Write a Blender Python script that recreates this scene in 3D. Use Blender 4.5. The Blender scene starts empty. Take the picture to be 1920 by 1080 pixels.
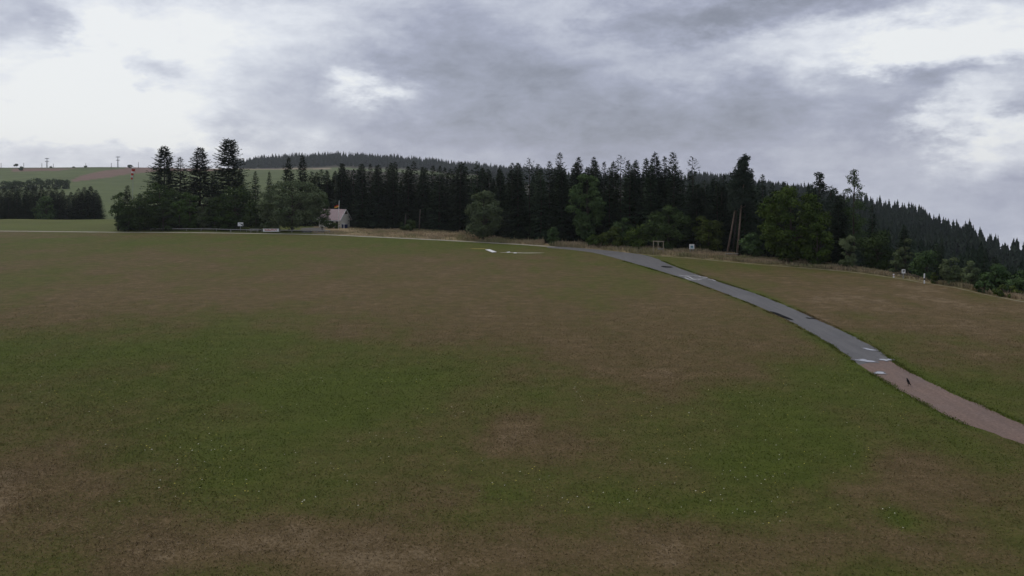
import bpy, bmesh, math, random
import numpy as np
from mathutils import Vector

# ------------------------------------------------------------------ camera, sky, sun, exposure
scene = bpy.context.scene
C = scene.collection
CAM_H, HORIZON, FPX = 12.0, 328.0, 1507.0        # camera height (m), horizon row and focal length in 1920-px units
cam_data = bpy.data.cameras.new('camera')
cam_data.sensor_fit = 'HORIZONTAL'; cam_data.sensor_width = 36.0
cam_data.lens = FPX / 1920.0 * 36.0
cam_data.shift_y = -(540.0 - HORIZON) / 1920.0
cam_data.clip_start = 0.5; cam_data.clip_end = 9000.0
cam = bpy.data.objects.new('camera', cam_data); C.objects.link(cam)
cam.location = (0, 0, CAM_H); cam.rotation_euler = (math.radians(90), 0, 0)
scene.camera = cam

SUN_AZ, SUN_EL = math.radians(-35), math.radians(48)
world = bpy.data.worlds.new('World'); scene.world = world; world.use_nodes = True

class NT:
    """small helper around a node tree"""
    def __init__(self, nt): self.nt = nt; self.L = nt.links.new
    def n(self, typ, **kw):
        nd = self.nt.nodes.new(typ)
        for k, v in kw.items(): setattr(nd, k, v)
        return nd
    def put(self, sock, v):
        if hasattr(v, 'is_linked') or isinstance(v, bpy.types.NodeSocket): self.L(v, sock)
        else: sock.default_value = v
    def m(self, op, a, b=None, c=None, clamp=False):
        nd = self.n('ShaderNodeMath', operation=op, use_clamp=clamp)
        for i, v in enumerate((a, b, c)):
            if v is not None: self.put(nd.inputs[i], v)
        return nd.outputs[0]
    def vm(self, op, a, b):
        nd = self.n('ShaderNodeVectorMath', operation=op)
        self.put(nd.inputs[0], a); self.put(nd.inputs[1], b)
        return nd.outputs[0]
    def noise(self, vec, scale, detail=5, rough=.55, dist=0.0):
        nd = self.n('ShaderNodeTexNoise')
        if vec is not None: self.L(vec, nd.inputs['Vector'])
        nd.inputs['Scale'].default_value = scale; nd.inputs['Detail'].default_value = detail
        nd.inputs['Roughness'].default_value = rough; nd.inputs['Distortion'].default_value = dist
        return nd
    def ramp(self, fac, stops):
        nd = self.n('ShaderNodeValToRGB'); r = nd.color_ramp
        while len(r.elements) < len(stops): r.elements.new(0.5)
        for e, (p, c) in zip(r.elements, stops):
            e.position = p; e.color = (*c, 1) if len(c) == 3 else c
        self.L(fac, nd.inputs[0]); return nd.outputs[0]
    def mix(self, fac, a, b, blend='MIX'):
        nd = self.n('ShaderNodeMix', data_type='RGBA', blend_type=blend)
        self.put(nd.inputs[0], fac)
        for s, v in ((nd.inputs[6], a), (nd.inputs[7], b)):
            if isinstance(v, tuple): s.default_value = (*v, 1) if len(v) == 3 else v
            else: self.L(v, s)
        return nd.outputs[2]
    def mapr(self, v, a, b, c, d):
        nd = self.n('ShaderNodeMapRange')
        self.put(nd.inputs[0], v)
        for i, q in enumerate((a, b, c, d)): nd.inputs[i + 1].default_value = q
        return nd.outputs[0]

def build_world():
    nt = NT(world.node_tree); world.node_tree.nodes.clear()
    tc = nt.n('ShaderNodeTexCoord').outputs['Generated']
    st = nt.vm('MULTIPLY', tc, (1, 1, 2.2))
    sep = nt.n('ShaderNodeSeparateXYZ'); nt.L(tc, sep.inputs[0])
    az = nt.m('ARCTAN2', sep.outputs[0], sep.outputs[1])
    el = nt.m('ARCSINE', sep.outputs[2])
    w1 = nt.noise(st, 5.0, 7, .62); w2 = nt.noise(st, 22.0, 6, .6)
    s1 = nt.n('ShaderNodeSeparateColor'); nt.L(w1.outputs[1], s1.inputs[0])
    s2 = nt.n('ShaderNodeSeparateColor'); nt.L(w2.outputs[1], s2.inputs[0])
    def warp(base, c1, c2, a1, a2):
        t = nt.m('MULTIPLY_ADD', nt.m('SUBTRACT', c1, .5), a1, base)
        return nt.m('MULTIPLY_ADD', nt.m('SUBTRACT', c2, .5), a2, t)
    U = warp(az, s1.outputs[0], s2.outputs[0], .27, .075)
    V = warp(el, s1.outputs[1], s2.outputs[1], .12, .042)
    blobs = [  # column, row, half width, half height, brightness
        (120, 165, 190, 105, .46), (90, 250, 200, 42, .20), (400, 40, 190, 60, .22), (360, 255, 130, 32, .22), (200, 285, 200, 16, -.2),
        (690, 178, 52, 22, .50), (1050, 40, 90, 38, .24), (1820, 95, 190, 42, .45), (1480, 88, 210, 24, .20),
        (1835, 235, 60, 58, .50), (1900, 20, 110, 90, .18), (1690, 42, 130, 26, .20), (600, 70, 130, 80, .12),
        (1650, 120, 60, 25, .2), (240, 90, 160, 60, .2), (330, 200, 120, 40, .15),
        (60, 50, 75, 48, -.42), (890, 85, 130, 62, -.22), (1330, 28, 240, 30, -.30), (1400, 205, 260, 55, -.20),
        (1810, 152, 170, 18, -.28), (1000, 220, 200, 60, -.17), (1700, 245, 80, 40, -.16), (1885, 205, 42, 20, -.35),
        (255, 128, 50, 26, -.38), (1160, 60, 60, 30, -.1), (500, 200, 140, 60, -.1), (1900, 330, 120, 40, -.12),
    ]
    tot = None
    for px, py, sx, sy, amp in blobs:
        a0 = math.atan((px - 960) / FPX); ca = math.cos(a0)
        e0 = math.atan((HORIZON - py) / FPX * ca)
        su, sv = sx / FPX * ca * ca * 1.05, sy / FPX * ca * 1.05
        du = nt.m('MULTIPLY', nt.m('SUBTRACT', U, a0), 1 / su)
        dv = nt.m('MULTIPLY', nt.m('SUBTRACT', V, e0), 1 / sv)
        r2 = nt.m('MULTIPLY_ADD', du, du, nt.m('MULTIPLY', dv, dv))
        g = nt.m('EXPONENT', nt.m('MULTIPLY', r2, -.55))
        tot = nt.m('MULTIPLY', g, amp) if tot is None else nt.m('MULTIPLY_ADD', g, amp, tot)
    big = nt.noise(st, 3.2, 8, .6, .4).outputs[0]
    mid = nt.noise(st, 12.0, 9, .68, .3).outputs[0]
    f = nt.m('MULTIPLY_ADD', nt.m('SUBTRACT', big, .5), .55, tot)
    f = nt.m('MULTIPLY_ADD', nt.m('SUBTRACT', mid, .5), .46, f)
    fine = nt.noise(st, 38.0, 8, .65, .2).outputs[0]
    f = nt.m('MULTIPLY_ADD', nt.m('SUBTRACT', fine, .5), .16, f)
    f = nt.m('ADD', f, .59)
    col = nt.ramp(f, [(0.0, (.17, .185, .23)), (.28, (.27, .29, .355)), (.48, (.385, .41, .515)),
                      (.68, (.56, .59, .68)), (.88, (.77, .80, .86)), (1.0, (.88, .90, .91))])
    sky = nt.n('ShaderNodeTexSky', sky_type='NISHITA'); sky.sun_disc = False
    sky.sun_elevation = SUN_EL; sky.sun_rotation = SUN_AZ
    b1 = nt.n('ShaderNodeBackground'); b1.inputs[1].default_value = .08; nt.L(sky.outputs[0], b1.inputs[0])
    b2 = nt.n('ShaderNodeBackground'); b2.inputs[1].default_value = 1.0; nt.L(col, b2.inputs[0])
    mx = nt.n('ShaderNodeMixShader'); mx.inputs[0].default_value = .93
    nt.L(b1.outputs[0], mx.inputs[1]); nt.L(b2.outputs[0], mx.inputs[2])
    out = nt.n('ShaderNodeOutputWorld'); nt.L(mx.outputs[0], out.inputs[0])
build_world()
world.cycles.sampling_method = 'MANUAL'; world.cycles.sample_map_resolution = 512

sun_data = bpy.data.lights.new('sun', 'SUN'); sun_data.energy = 1.25; sun_data.angle = math.radians(25)
sun_data.color = (1, .93, .82)
sun = bpy.data.objects.new('sun', sun_data); C.objects.link(sun)
sd = Vector((math.sin(SUN_AZ) * math.cos(SUN_EL), math.cos(SUN_AZ) * math.cos(SUN_EL), math.sin(SUN_EL)))
sun.rotation_euler = sd.to_track_quat('Z', 'Y').to_euler(); sun.location = (0, 0, 90)

vs = scene.view_settings
scene.display_settings.display_device = 'sRGB'
vs.view_transform = 'Standard'; vs.look = 'None'; vs.exposure = 0.0; vs.gamma = 1.0; vs.use_curve_mapping = False
cy = scene.cycles
cy.use_denoising = True; cy.max_bounces = 5; cy.diffuse_bounces = 3; cy.glossy_bounces = 2
cy.transmission_bounces = 2; cy.volume_bounces = 1; cy.transparent_max_bounces = 4
cy.sample_clamp_indirect = 5.0; cy.use_adaptive_sampling = True; cy.adaptive_threshold = .02
scene.render.film_transparent = False

# ------------------------------------------------------------------ helpers
def at(px, py, d):
    return Vector(((px - 960) / FPX * d, d, CAM_H - (py - HORIZON) / FPX * d))
def flat(px, py):
    """point of the flat field seen at a picture position"""
    d = FPX * CAM_H / (py - HORIZON)
    return ((px - 960) / FPX * d, d)

def _hash(ix, iy, seed):
    n = (ix.astype(np.int64) * 374761393 + iy.astype(np.int64) * 668265263 + seed * 974634777) & 0xffffffff
    n = ((n ^ (n >> 13)) * 1274126177) & 0xffffffff
    return ((n ^ (n >> 16)) & 0xffff) / 65535.0
def vnoise(x, y, seed=0):
    x0, y0 = np.floor(x), np.floor(y); fx, fy = x - x0, y - y0
    fx = fx * fx * (3 - 2 * fx); fy = fy * fy * (3 - 2 * fy)
    a, b = _hash(x0, y0, seed), _hash(x0 + 1, y0, seed)
    c, d = _hash(x0, y0 + 1, seed), _hash(x0 + 1, y0 + 1, seed)
    return (a * (1 - fx) + b * fx) * (1 - fy) + (c * (1 - fx) + d * fx) * fy
def fbm(x, y, seed=0, octv=5, rough=.55):
    s, a, t = 0, 1, 0
    for i in range(octv):
        s = s + a * vnoise(x * 2 ** i, y * 2 ** i, seed + i * 17); t += a; a *= rough
    return s / t

# --- terrain: ground height along bearings, by depth in metres
COLS = {
    -700: [(0, 0), (230, -.4), (280, -4), (400, -5), (600, 2), (900, 20), (1000, 20.5), (1600, 8), (2600, 5)],
    0:    [(0, 0), (226, -.2), (262, -4), (400, -5), (600, 2), (900, 20.4), (1000, 20.8), (1600, 8), (2600, 5)],
    200:  [(0, 0), (226, -.2), (262, -4), (400, -5), (600, 2), (900, 21), (1000, 21.3), (1600, 10), (2600, 5)],
    450:  [(0, 0), (190, 0), (240, -3), (400, -5), (600, 3), (900, 19.2), (1000, 19.4), (1300, 15), (1600, 26), (1800, 26), (2600, 5)],
    500:  [(0, 0), (190, 0), (240, -3), (400, -5), (600, 3), (900, 19.0), (1000, 19.0), (1300, 17), (1600, 35), (1800, 34), (2600, 5)],
    560:  [(0, 0), (190, 0), (240, -3), (400, -5), (600, 3), (900, 18.6), (1000, 19), (1300, 18), (1600, 38), (1800, 37), (2600, 5)],
    640:  [(0, 0), (190, 0), (240, -3), (400, -5), (600, 2), (900, 18), (1000, 18), (1300, 18), (1600, 42), (1800, 40), (2600, 5)],
    740:  [(0, 0), (180, 0), (240, -3), (400, -5), (600, 0), (900, 15), (1300, 17), (1600, 36), (1800, 35), (2600, 5)],
    800:  [(0, 0), (175, 0), (240, -3), (400, -5), (600, -2), (900, 10), (1300, 14), (1600, 30), (1800, 28), (2600, 5)],
    860:  [(0, 0), (170, 0), (240, -3), (400, -5), (600, -4), (900, 4), (1300, 10), (1600, 22), (1800, 20), (2600, 0)],
    960:  [(0, 0), (150, 0), (240, -4), (400, -6), (600, -6), (900, 0), (1300, 5), (1600, 13), (1800, 10), (2600, -5)],
    1100: [(0, 0), (140, 0), (250, -5), (600, -8), (1000, -2), (1600, 4), (2600, -10)],
    1310: [(0, 0), (126, 0), (250, -9), (500, -14), (800, -9), (1100, -2), (1300, -6), (2600, -30)],
    1370: [(0, 0), (122, 0), (250, -11), (500, -17), (800, -12), (1100, -5), (1300, -10), (2600, -40)],
    1500: [(0, 0), (113, 0), (160, -6), (250, -16), (500, -22), (800, -15), (1000, -20), (2600, -60)],
    1620: [(0, 0), (104, 0), (150, -11), (250, -22), (400, -27), (600, -22), (800, -34), (2600, -95)],
    1700: [(0, 0), (97, 0), (140, -13), (250, -26), (400, -30), (550, -26), (800, -42), (2600, -125)],
    1800: [(0, 0), (89, 0), (130, -14), (250, -31), (450, -32), (700, -55), (2600, -190)],
    1920: [(0, 0), (80, 0), (120, -14), (220, -32), (350, -35), (600, -66), (1200, -130), (2600, -270)],
    2500: [(0, 0), (70, 0), (110, -14), (220, -36), (350, -48), (600, -85), (1200, -170), (2600, -380)],
}
RG = np.concatenate([[0], np.geomspace(20, 3200, 260)])
def _mk_table():
    th, tab = [], []
    for px in sorted(COLS):
        t = math.atan((px - 960) / FPX); pts = COLS[px]
        r = np.array([p[0] for p in pts]) / math.cos(t); z = np.array([p[1] for p in pts], float)
        th.append(t); tab.append(np.interp(RG, r, z))
    for t, far in ((-1.2, 4.0), (-math.pi, 0.0), (1.2, -330.0), (math.pi, 0.0)):
        th.append(t); tab.append(np.interp(RG, [0, 100, 3200], [0, 0, far]))
    o = np.argsort(th); th = np.array(th)[o]; tab = np.array(tab)[o]
    k = np.array([1, 2, 3, 2, 1.]); k /= k.sum()                 # soften the kinks along each bearing
    pad = np.pad(tab, ((0, 0), (2, 2)), mode='edge')
    tab = sum(k[i] * pad[:, i:i + tab.shape[1]] for i in range(5))
    return th, tab
TH, TAB = _mk_table()
def Hs(x, y):
    x = np.asarray(x, float); y = np.asarray(y, float)
    r = np.hypot(x, y); t = np.arctan2(x, y)
    i = np.clip(np.searchsorted(TH, t) - 1, 0, len(TH) - 2)
    f = np.clip((t - TH[i]) / (TH[i + 1] - TH[i]), 0, 1); f = f * f * (3 - 2 * f)
    j = np.clip(np.searchsorted(RG, r) - 1, 0, len(RG) - 2)
    g = np.clip((r - RG[j]) / (RG[j + 1] - RG[j]), 0, 1)
    z = (TAB[i, j] * (1 - g) + TAB[i, j + 1] * g) * (1 - f) + (TAB[i + 1, j] * (1 - g) + TAB[i + 1, j + 1] * g) * f
    return z
def H(x, y): return float(Hs(x, y))

def curve(pts):
    a = np.array(pts, float)
    return lambda p: np.interp(p, a[:, 0], a[:, 1])
TRACK = curve([(-900, 182), (0, 174), (300, 169), (600, 161.5), (800, 149.5), (1000, 137), (1035, 134), (1100, 129), (1200, 121), (1300, 115.5),
               (1400, 109), (1500, 104), (1600, 99), (1750, 88.5), (1920, 76), (2300, 60)])
FOREST = curve([(560, 186), (600, 190), (700, 181), (800, 174), (850, 169), (950, 149), (1000, 142), (1060, 139), (1150, 135), (1280, 125),
                (1350, 121), (1450, 114), (1560, 107), (1650, 100), (1750, 92), (1850, 84), (1920, 80), (2300, 66)])

def mk_mesh(name, V, F, mat, smooth=False, attrs=None):
    """F: (n,3) or (n,4) int array, or a list of index lists"""
    me = bpy.data.meshes.new(name)
    V = np.asarray(V, np.float32)
    if isinstance(F, np.ndarray):
        n, k = F.shape
        me.vertices.add(len(V)); me.vertices.foreach_set('co', V.ravel())
        me.loops.add(n * k); me.loops.foreach_set('vertex_index', F.astype(np.int32).ravel())
        me.polygons.add(n); me.polygons.foreach_set('loop_start', np.arange(0, n * k, k, dtype=np.int32))
        me.polygons.foreach_set('loop_total', np.full(n, k, np.int32))
    else:
        me.from_pydata([tuple(map(float, v)) for v in V], [], [list(f) for f in F])
    for an, (typ, data) in (attrs or {}).items():
        a = me.attributes.new(an, typ, 'POINT')
        a.data.foreach_set('color' if typ == 'FLOAT_COLOR' else 'value', np.asarray(data, np.float32).ravel())
    if smooth: me.polygons.foreach_set('use_smooth', np.ones(len(me.polygons), bool))
    me.update(calc_edges=True); me.validate()
    if mat is not None: me.materials.append(mat)
    return me
def obj(name, me, parent=None, loc=None, rotz=0, scale=None):
    o = bpy.data.objects.new(name, me); C.objects.link(o)
    if parent is not None: o.parent = parent
    if loc is not None: o.location = loc
    if rotz: o.rotation_euler[2] = rotz
    if scale is not None: o.scale = scale
    return o
def tag(o, label=None, cat=None, group=None, kind=None):
    for k, v in (('label', label), ('category', cat), ('group', group), ('kind', kind)):
        if v: o[k] = v
    return o
def thing(name, label, cat, loc=(0, 0, 0), rotz=0, scale=None, group=None):
    o = bpy.data.objects.new(name, None); C.objects.link(o); o.empty_display_size = .3
    o.location = loc; o.rotation_euler[2] = rotz
    if scale is not None: o.scale = scale
    return tag(o, label, cat, group)

class MB:
    """collects boxes, tubes and polygons into one mesh"""
    def __init__(s): s.V, s.F = [], []
    def add(s, V, F):
        o = len(s.V); s.V += [tuple(v) for v in V]; s.F += [[i + o for i in f] for f in F]; return s
    def box(s, x0, x1, y0, y1, z0, z1):
        return s.add([(x0, y0, z0), (x1, y0, z0), (x1, y1, z0), (x0, y1, z0), (x0, y0, z1), (x1, y0, z1), (x1, y1, z1), (x0, y1, z1)],
                     [(0, 3, 2, 1), (4, 5, 6, 7), (0, 1, 5, 4), (1, 2, 6, 5), (2, 3, 7, 6), (3, 0, 4, 7)])
    def tube(s, P, R, n=7, cap=True):
        P = [Vector(p) for p in P]; o = len(s.V)
        for i, p in enumerate(P):
            t = (P[min(i + 1, len(P) - 1)] - P[max(i - 1, 0)]).normalized()
            a = t.orthogonal().normalized() if abs(t.z) < .99 else Vector((1, 0, 0))
            if abs(t.z) < .99: a = t.cross(Vector((0, 0, 1))).normalized()
            b = t.cross(a).normalized()
            for k in range(n):
                q = 2 * math.pi * k / n
                s.V.append(tuple(p + (a * math.cos(q) + b * math.sin(q)) * R[i]))
        for i in range(len(P) - 1):
            for k in range(n):
                s.F.append([o + i * n + k, o + i * n + (k + 1) % n, o + (i + 1) * n + (k + 1) % n, o + (i + 1) * n + k])
        if cap:
            s.F.append([o + k for k in range(n)][::-1]); s.F.append([o + (len(P) - 1) * n + k for k in range(n)])
        return s
    def mesh(s, name, mat, smooth=False): return mk_mesh(name, s.V, s.F, mat, smooth)
    def obj(s, name, mat, parent=None, smooth=False): return obj(name, s.mesh(name, mat, smooth), parent)

# ------------------------------------------------------------------ materials
def new_mat(name):
    m = bpy.data.materials.new(name); m.use_nodes = True
    nt = NT(m.node_tree); b = m.node_tree.nodes['Principled BSDF']
    b.inputs['Roughness'].default_value = .8
    return m, nt, b
def plain(name, c, rough=.7, var=.25, scale=3.0, metal=0.0, spec=.3, bump=0.0):
    m, nt, b = new_mat(name)
    tc = nt.n('ShaderNodeTexCoord').outputs['Object']
    nz = nt.noise(tc, scale, 6, .6).outputs[0]
    v = nt.mapr(nz, .25, .75, 1 - var, 1 + var)
    cc = nt.n('ShaderNodeCombineColor')
    for i in range(3): nt.L(v, cc.inputs[i])
    nt.L(nt.mix(1.0, tuple(c), cc.outputs[0], 'MULTIPLY'), b.inputs['Base Color'])
    b.inputs['Roughness'].default_value = rough; b.inputs['Metallic'].default_value = metal
    b.inputs['Specular IOR Level'].default_value = spec
    if bump:
        bp = nt.n('ShaderNodeBump'); bp.inputs['Strength'].default_value = bump; bp.inputs['Distance'].default_value = .05
        nt.L(nz, bp.inputs['Height']); nt.L(bp.outputs[0], b.inputs['Normal'])
    return m
def leafmat(name, c1, c2, scale=.5, rnd=.35, warm=None):
    """foliage: two leaf tones in clumps, with a shift of tone from plant to plant"""
    m, nt, b = new_mat(name)
    tc = nt.n('ShaderNodeTexCoord').outputs['Object']
    big = nt.noise(tc, scale, 3, .55).outputs[0]; fine = nt.noise(tc, 7.0, 2, .6).outputs[0]
    f = nt.m('MULTIPLY_ADD', nt.m('SUBTRACT', fine, .5), .9, big)
    col = nt.mix(nt.mapr(f, .25, .75, 0, 1), tuple(c1), tuple(c2))
    oi = nt.n('ShaderNodeObjectInfo').outputs['Random']
    v = nt.mapr(oi, 0, 1, 1 - rnd, 1 + rnd)
    cc = nt.n('ShaderNodeCombineColor')
    for i in range(3): nt.L(v, cc.inputs[i])
    nt.L(nt.mix(1.0, col, cc.outputs[0], 'MULTIPLY'), b.inputs['Base Color'])
    b.inputs['Roughness'].default_value = .85; b.inputs['Specular IOR Level'].default_value = .06
    return m

M = {}
M['spruce'] = leafmat('spruce needles', (.011, .023, .013), (.038, .058, .028), .6)
M['spruce_far'] = leafmat('far conifer needles', (.011, .022, .015), (.034, .052, .029), .09, 0)
M['pine'] = leafmat('pine needles', (.022, .036, .025), (.045, .06, .04), .6)
M['thuja'] = leafmat('thuja leaves', (.026, .055, .014), (.065, .105, .028), .7)
M['willow'] = leafmat('grey willow leaves', (.055, .080, .038), (.135, .165, .082), .5, .1)
M['maple'] = leafmat('maple leaves', (.022, .048, .010), (.092, .130, .024), .55, .15)
M['dark_leaf'] = leafmat('dark hedge leaves', (.018, .034, .012), (.060, .090, .028), .5, .2)
M['birch'] = leafmat('birch leaves', (.034, .065, .024), (.085, .13, .045), .5, .15)
M['pale_leaf'] = leafmat('pale shrub leaves', (.055, .078, .034), (.12, .145, .07), .6, .2)
M['yellow_leaf'] = leafmat('yellow green leaves', (.036, .056, .014), (.088, .112, .026), .6, .15)
M['bark'] = plain('dark bark', (.055, .042, .034), .9, .4, 5, bump=.3)
M['pine_bark'] = plain('orange pine bark', (.17, .125, .095), .9, .35, 4, bump=.3)
M['pale_bark'] = plain('pale bark', (.10, .085, .07), .9, .35, 4)
M['wood'] = plain('weathered wood', (.30, .26, .20), .85, .3, 6)
M['greywood'] = plain('grey wood', (.30, .29, .27), .85, .3, 6)
M['darkwood'] = plain('dark boards', (.05, .035, .03), .8, .3, 6)
M['white'] = plain('white paint', (.78, .78, .76), .5, .06, 4)
M['cream'] = plain('cream render', (.80, .78, .68), .85, .10, 1.5)
M['black'] = plain('black paint', (.012, .012, .014), .5, .1, 4)
M['red'] = plain('red print', (.46, .07, .05), .6, .2, 6)
M['fabric_red'] = plain('red sock fabric', (.50, .05, .03), .8, .15, 4)
M['fabric_white'] = plain('white sock fabric', (.72, .68, .64), .8, .1, 4)
M['flag_red'] = plain('flag red', (.60, .05, .03), .8, .1, 4)
M['flag_gold'] = plain('flag gold', (.80, .48, .06), .8, .1, 4)
M['roof'] = plain('weathered red sheet roof', (.30, .20, .205), .38, .18, 1.2, spec=.6)
M['metal'] = plain('galvanised metal', (.36, .37, .38), .45, .1, 5, metal=.6)
M['bluebox'] = plain('dark blue plastic', (.012, .025, .085), .45, .15, 4)
M['glass'] = plain('dark window glass', (.02, .024, .03), .08, .1, 2, spec=.5)
M['green_print'] = plain('blue green map print', (.12, .30, .34), .5, .5, 9)
M['crow'] = plain('black feathers', (.008, .008, .010), .45, .2, 20)
M['yellow_grass'] = plain('yellow dry strip', (.30, .24, .05), .9, .4, 4)

def ground_mat():
    m, nt, b = new_mat('meadow')
    a = nt.n('ShaderNodeAttribute', attribute_name='mask').outputs['Color']
    land = nt.n('ShaderNodeAttribute', attribute_name='land').outputs['Color']
    sp = nt.n('ShaderNodeSeparateColor'); nt.L(a, sp.inputs[0])
    pos = nt.n('ShaderNodeNewGeometry').outputs['Position']
    n1 = nt.noise(pos, .9, 6, .65).outputs[0]
    n2 = nt.noise(pos, 6.5, 5, .7).outputs[0]
    n3 = nt.noise(nt.vm('MULTIPLY', pos, (1, .45, 1)), .22, 6, .62).outputs[0]
    d = nt.m('MULTIPLY_ADD', nt.m('SUBTRACT', n1, .5), .75, sp.outputs[0])
    d = nt.m('MULTIPLY_ADD', nt.m('SUBTRACT', n2, .5), .8, d)
    d = nt.m('MULTIPLY_ADD', nt.m('SUBTRACT', n3, .5), .7, d)
    field = nt.ramp(d, [(0.0, (.068, .087, .013)), (.25, (.078, .086, .018)), (.48, (.094, .084, .026)),
                        (.66, (.108, .081, .035)), (.85, (.126, .089, .044)), (1.0, (.165, .122, .070))])
    n4 = nt.noise(nt.vm('MULTIPLY', pos, (.3, 1, 1)), 1.1, 6, .7).outputs[0]
    v = nt.m('MULTIPLY', nt.mapr(n2, .25, .75, .75, 1.24), nt.m('MULTIPLY', nt.mapr(n1, .3, .7, .85, 1.14), nt.mapr(n4, .3, .7, .87, 1.13)))
    cc = nt.n('ShaderNodeCombineColor')
    for i in range(3): nt.L(v, cc.inputs[i])
    nl = nt.noise(pos, .05, 6, .6).outputs[0]
    vl = nt.mapr(nl, .3, .7, .85, 1.15)
    c2 = nt.n('ShaderNodeCombineColor')
    for i in range(3): nt.L(vl, c2.inputs[i])
    col = nt.mix(sp.outputs[1], nt.mix(1.0, field, cc.outputs[0], 'MULTIPLY'), nt.mix(1.0, land, c2.outputs[0], 'MULTIPLY'))
    nt.L(col, b.inputs['Base Color'])
    b.inputs['Roughness'].default_value = .95; b.inputs['Specular IOR Level'].default_value = .1
    bp = nt.n('ShaderNodeBump'); bp.inputs['Strength'].default_value = .55; bp.inputs['Distance'].default_value = .12
    nb = nt.noise(pos, 9.0, 6, .75).outputs[0]
    nt.L(nt.m('ADD', nb, nt.m('MULTIPLY', n1, .8)), bp.inputs['Height']); nt.L(bp.outputs[0], b.inputs['Normal'])
    return m
def blade_mat(name):
    m, nt, b = new_mat(name)
    nt.L(nt.n('ShaderNodeAttribute', attribute_name='land').outputs['Color'], b.inputs['Base Color'])
    b.inputs['Roughness'].default_value = .85; b.inputs['Specular IOR Level'].default_value = .15
    return m
M['ground'] = ground_mat(); M['blade'] = blade_mat('grass blades'); M['straw'] = blade_mat('dry tall grass')

def path_mat(name, c1, c2, spots, scale, rough=(.6, .9), spec=.3):
    m, nt, b = new_mat(name)
    pos = nt.n('ShaderNodeNewGeometry').outputs['Position']
    n1 = nt.noise(pos, .35, 6, .6).outputs[0]; n2 = nt.noise(pos, scale, 3, .8).outputs[0]
    col = nt.mix(nt.mapr(n1, .3, .7, 0, 1), c1, c2)
    n3 = nt.noise(nt.vm('MULTIPLY', pos, (2.2, .12, 1)), 1.0, 5, .65).outputs[0]
    v = nt.m('MULTIPLY', nt.mapr(n2, .25, .75, 1 - spots, 1 + spots), nt.mapr(n3, .3, .7, .84, 1.16))
    cc = nt.n('ShaderNodeCombineColor')
    for i in range(3): nt.L(v, cc.inputs[i])
    nt.L(nt.mix(1.0, col, cc.outputs[0], 'MULTIPLY'), b.inputs['Base Color'])
    nt.L(nt.mapr(n1, .35, .65, *rough), b.inputs['Roughness'])
    b.inputs['Specular IOR Level'].default_value = spec
    bp = nt.n('ShaderNodeBump'); bp.inputs['Strength'].default_value = .5; bp.inputs['Distance'].default_value = .02
    nt.L(n2, bp.inputs['Height']); nt.L(bp.outputs[0], b.inputs['Normal'])
    return m
M['asphalt'] = path_mat('worn grey asphalt', (.080, .079, .080), (.132, .130, .130), .22, 7)
M['gravel'] = path_mat('reddish gravel', (.138, .091, .070), (.182, .124, .098), .42, 7)
M['dirt'] = path_mat('pale gravel track', (.24, .22, .17), (.33, .30, .24), .2, 5)
M['trail'] = path_mat('dry trail', (.17, .15, .085), (.23, .19, .11), .2, 5)
M['patch'] = path_mat('dark wet asphalt repair', (.010, .010, .010), (.016, .016, .016), .15, 12, (.9, .95), .05)
M['wet'] = path_mat('wet path surface', (.06, .054, .052), (.085, .078, .074), .2, 8, (.35, .5), .4)
M['marking'] = path_mat('worn white paint', (.36, .36, .36), (.52, .52, .52), .25, 9)
def water_mat():
    m, nt, b = new_mat('puddle water')
    pos = nt.n('ShaderNodeNewGeometry').outputs['Position']
    nz = nt.noise(pos, 2.5, 3, .5).outputs[0]
    b.inputs['Base Color'].default_value = (.24, .235, .235, 1)
    b.inputs['Roughness'].default_value = .06; b.inputs['IOR'].default_value = 1.45
    b.inputs['Coat Weight'].default_value = 1.0; b.inputs['Coat Roughness'].default_value = .02; b.inputs['Coat IOR'].default_value = 1.6
    bp = nt.n('ShaderNodeBump'); bp.inputs['Strength'].default_value = .03
    nt.L(nz, bp.inputs['Height']); nt.L(bp.outputs[0], b.inputs['Normal'])
    return m
M['water'] = water_mat()

# ------------------------------------------------------------------ the ground
DRY = [  # column, row, half width, half height, dryness (stains of the mown field)
    (250, 562, 330, 30, .26), (720, 575, 300, 28, .16), (1120, 600, 240, 50, .34), (1290, 670, 190, 55, .30), (600, 520, 500, 30, .12),
    (1000, 500, 400, 22, .12), (200, 645, 380, 38, -.42), (480, 720, 330, 62, -.36), (760, 730, 300, 78, -.34), (60, 612, 160, 16, -.25),
    (1500, 770, 200, 62, -.55), (1440, 850, 200, 48, -.30), (1240, 930, 130, 24, -.42), (600, 935, 130, 34, -.40), (1705, 975, 40, 20, -1.0),
    (955, 945, 55, 12, -.34), (1080, 838, 70, 24, .30), (850, 825, 80, 18, .2), (250, 1000, 480, 70, .34), (1000, 1045, 600, 38, .40),
    (1740, 925, 160, 46, .40), (90, 790, 170, 50, .30), (1480, 1010, 300, 48, .34), (60, 920, 120, 60, .25), (430, 450, 420, 8, -.34),
    (1000, 460, 300, 7, -.28), (1750, 575, 260, 50, .52), (1850, 725, 120, 34, -.45), (1640, 640, 90, 16, -.35), (1350, 500, 160, 10, -.25),
    (1900, 860, 150, 30, -.05), (1770, 890, 100, 26, .15), (420, 755, 90, 12, .18), (320, 700, 120, 10, .2), (440, 860, 220, 40, -.16),
    (820, 945, 110, 18, .3), (520, 560, 120, 12, .15), (1360, 770, 80, 40, .12), (1510, 905, 120, 14, .22), (1800, 620, 140, 16, .2),
]
DW = []
for px, py, sx, sy, a in DRY:
    x, d = flat(px, py); DW.append((x, d, sx * d / FPX, sy * d * d / (FPX * CAM_H), a))
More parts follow.
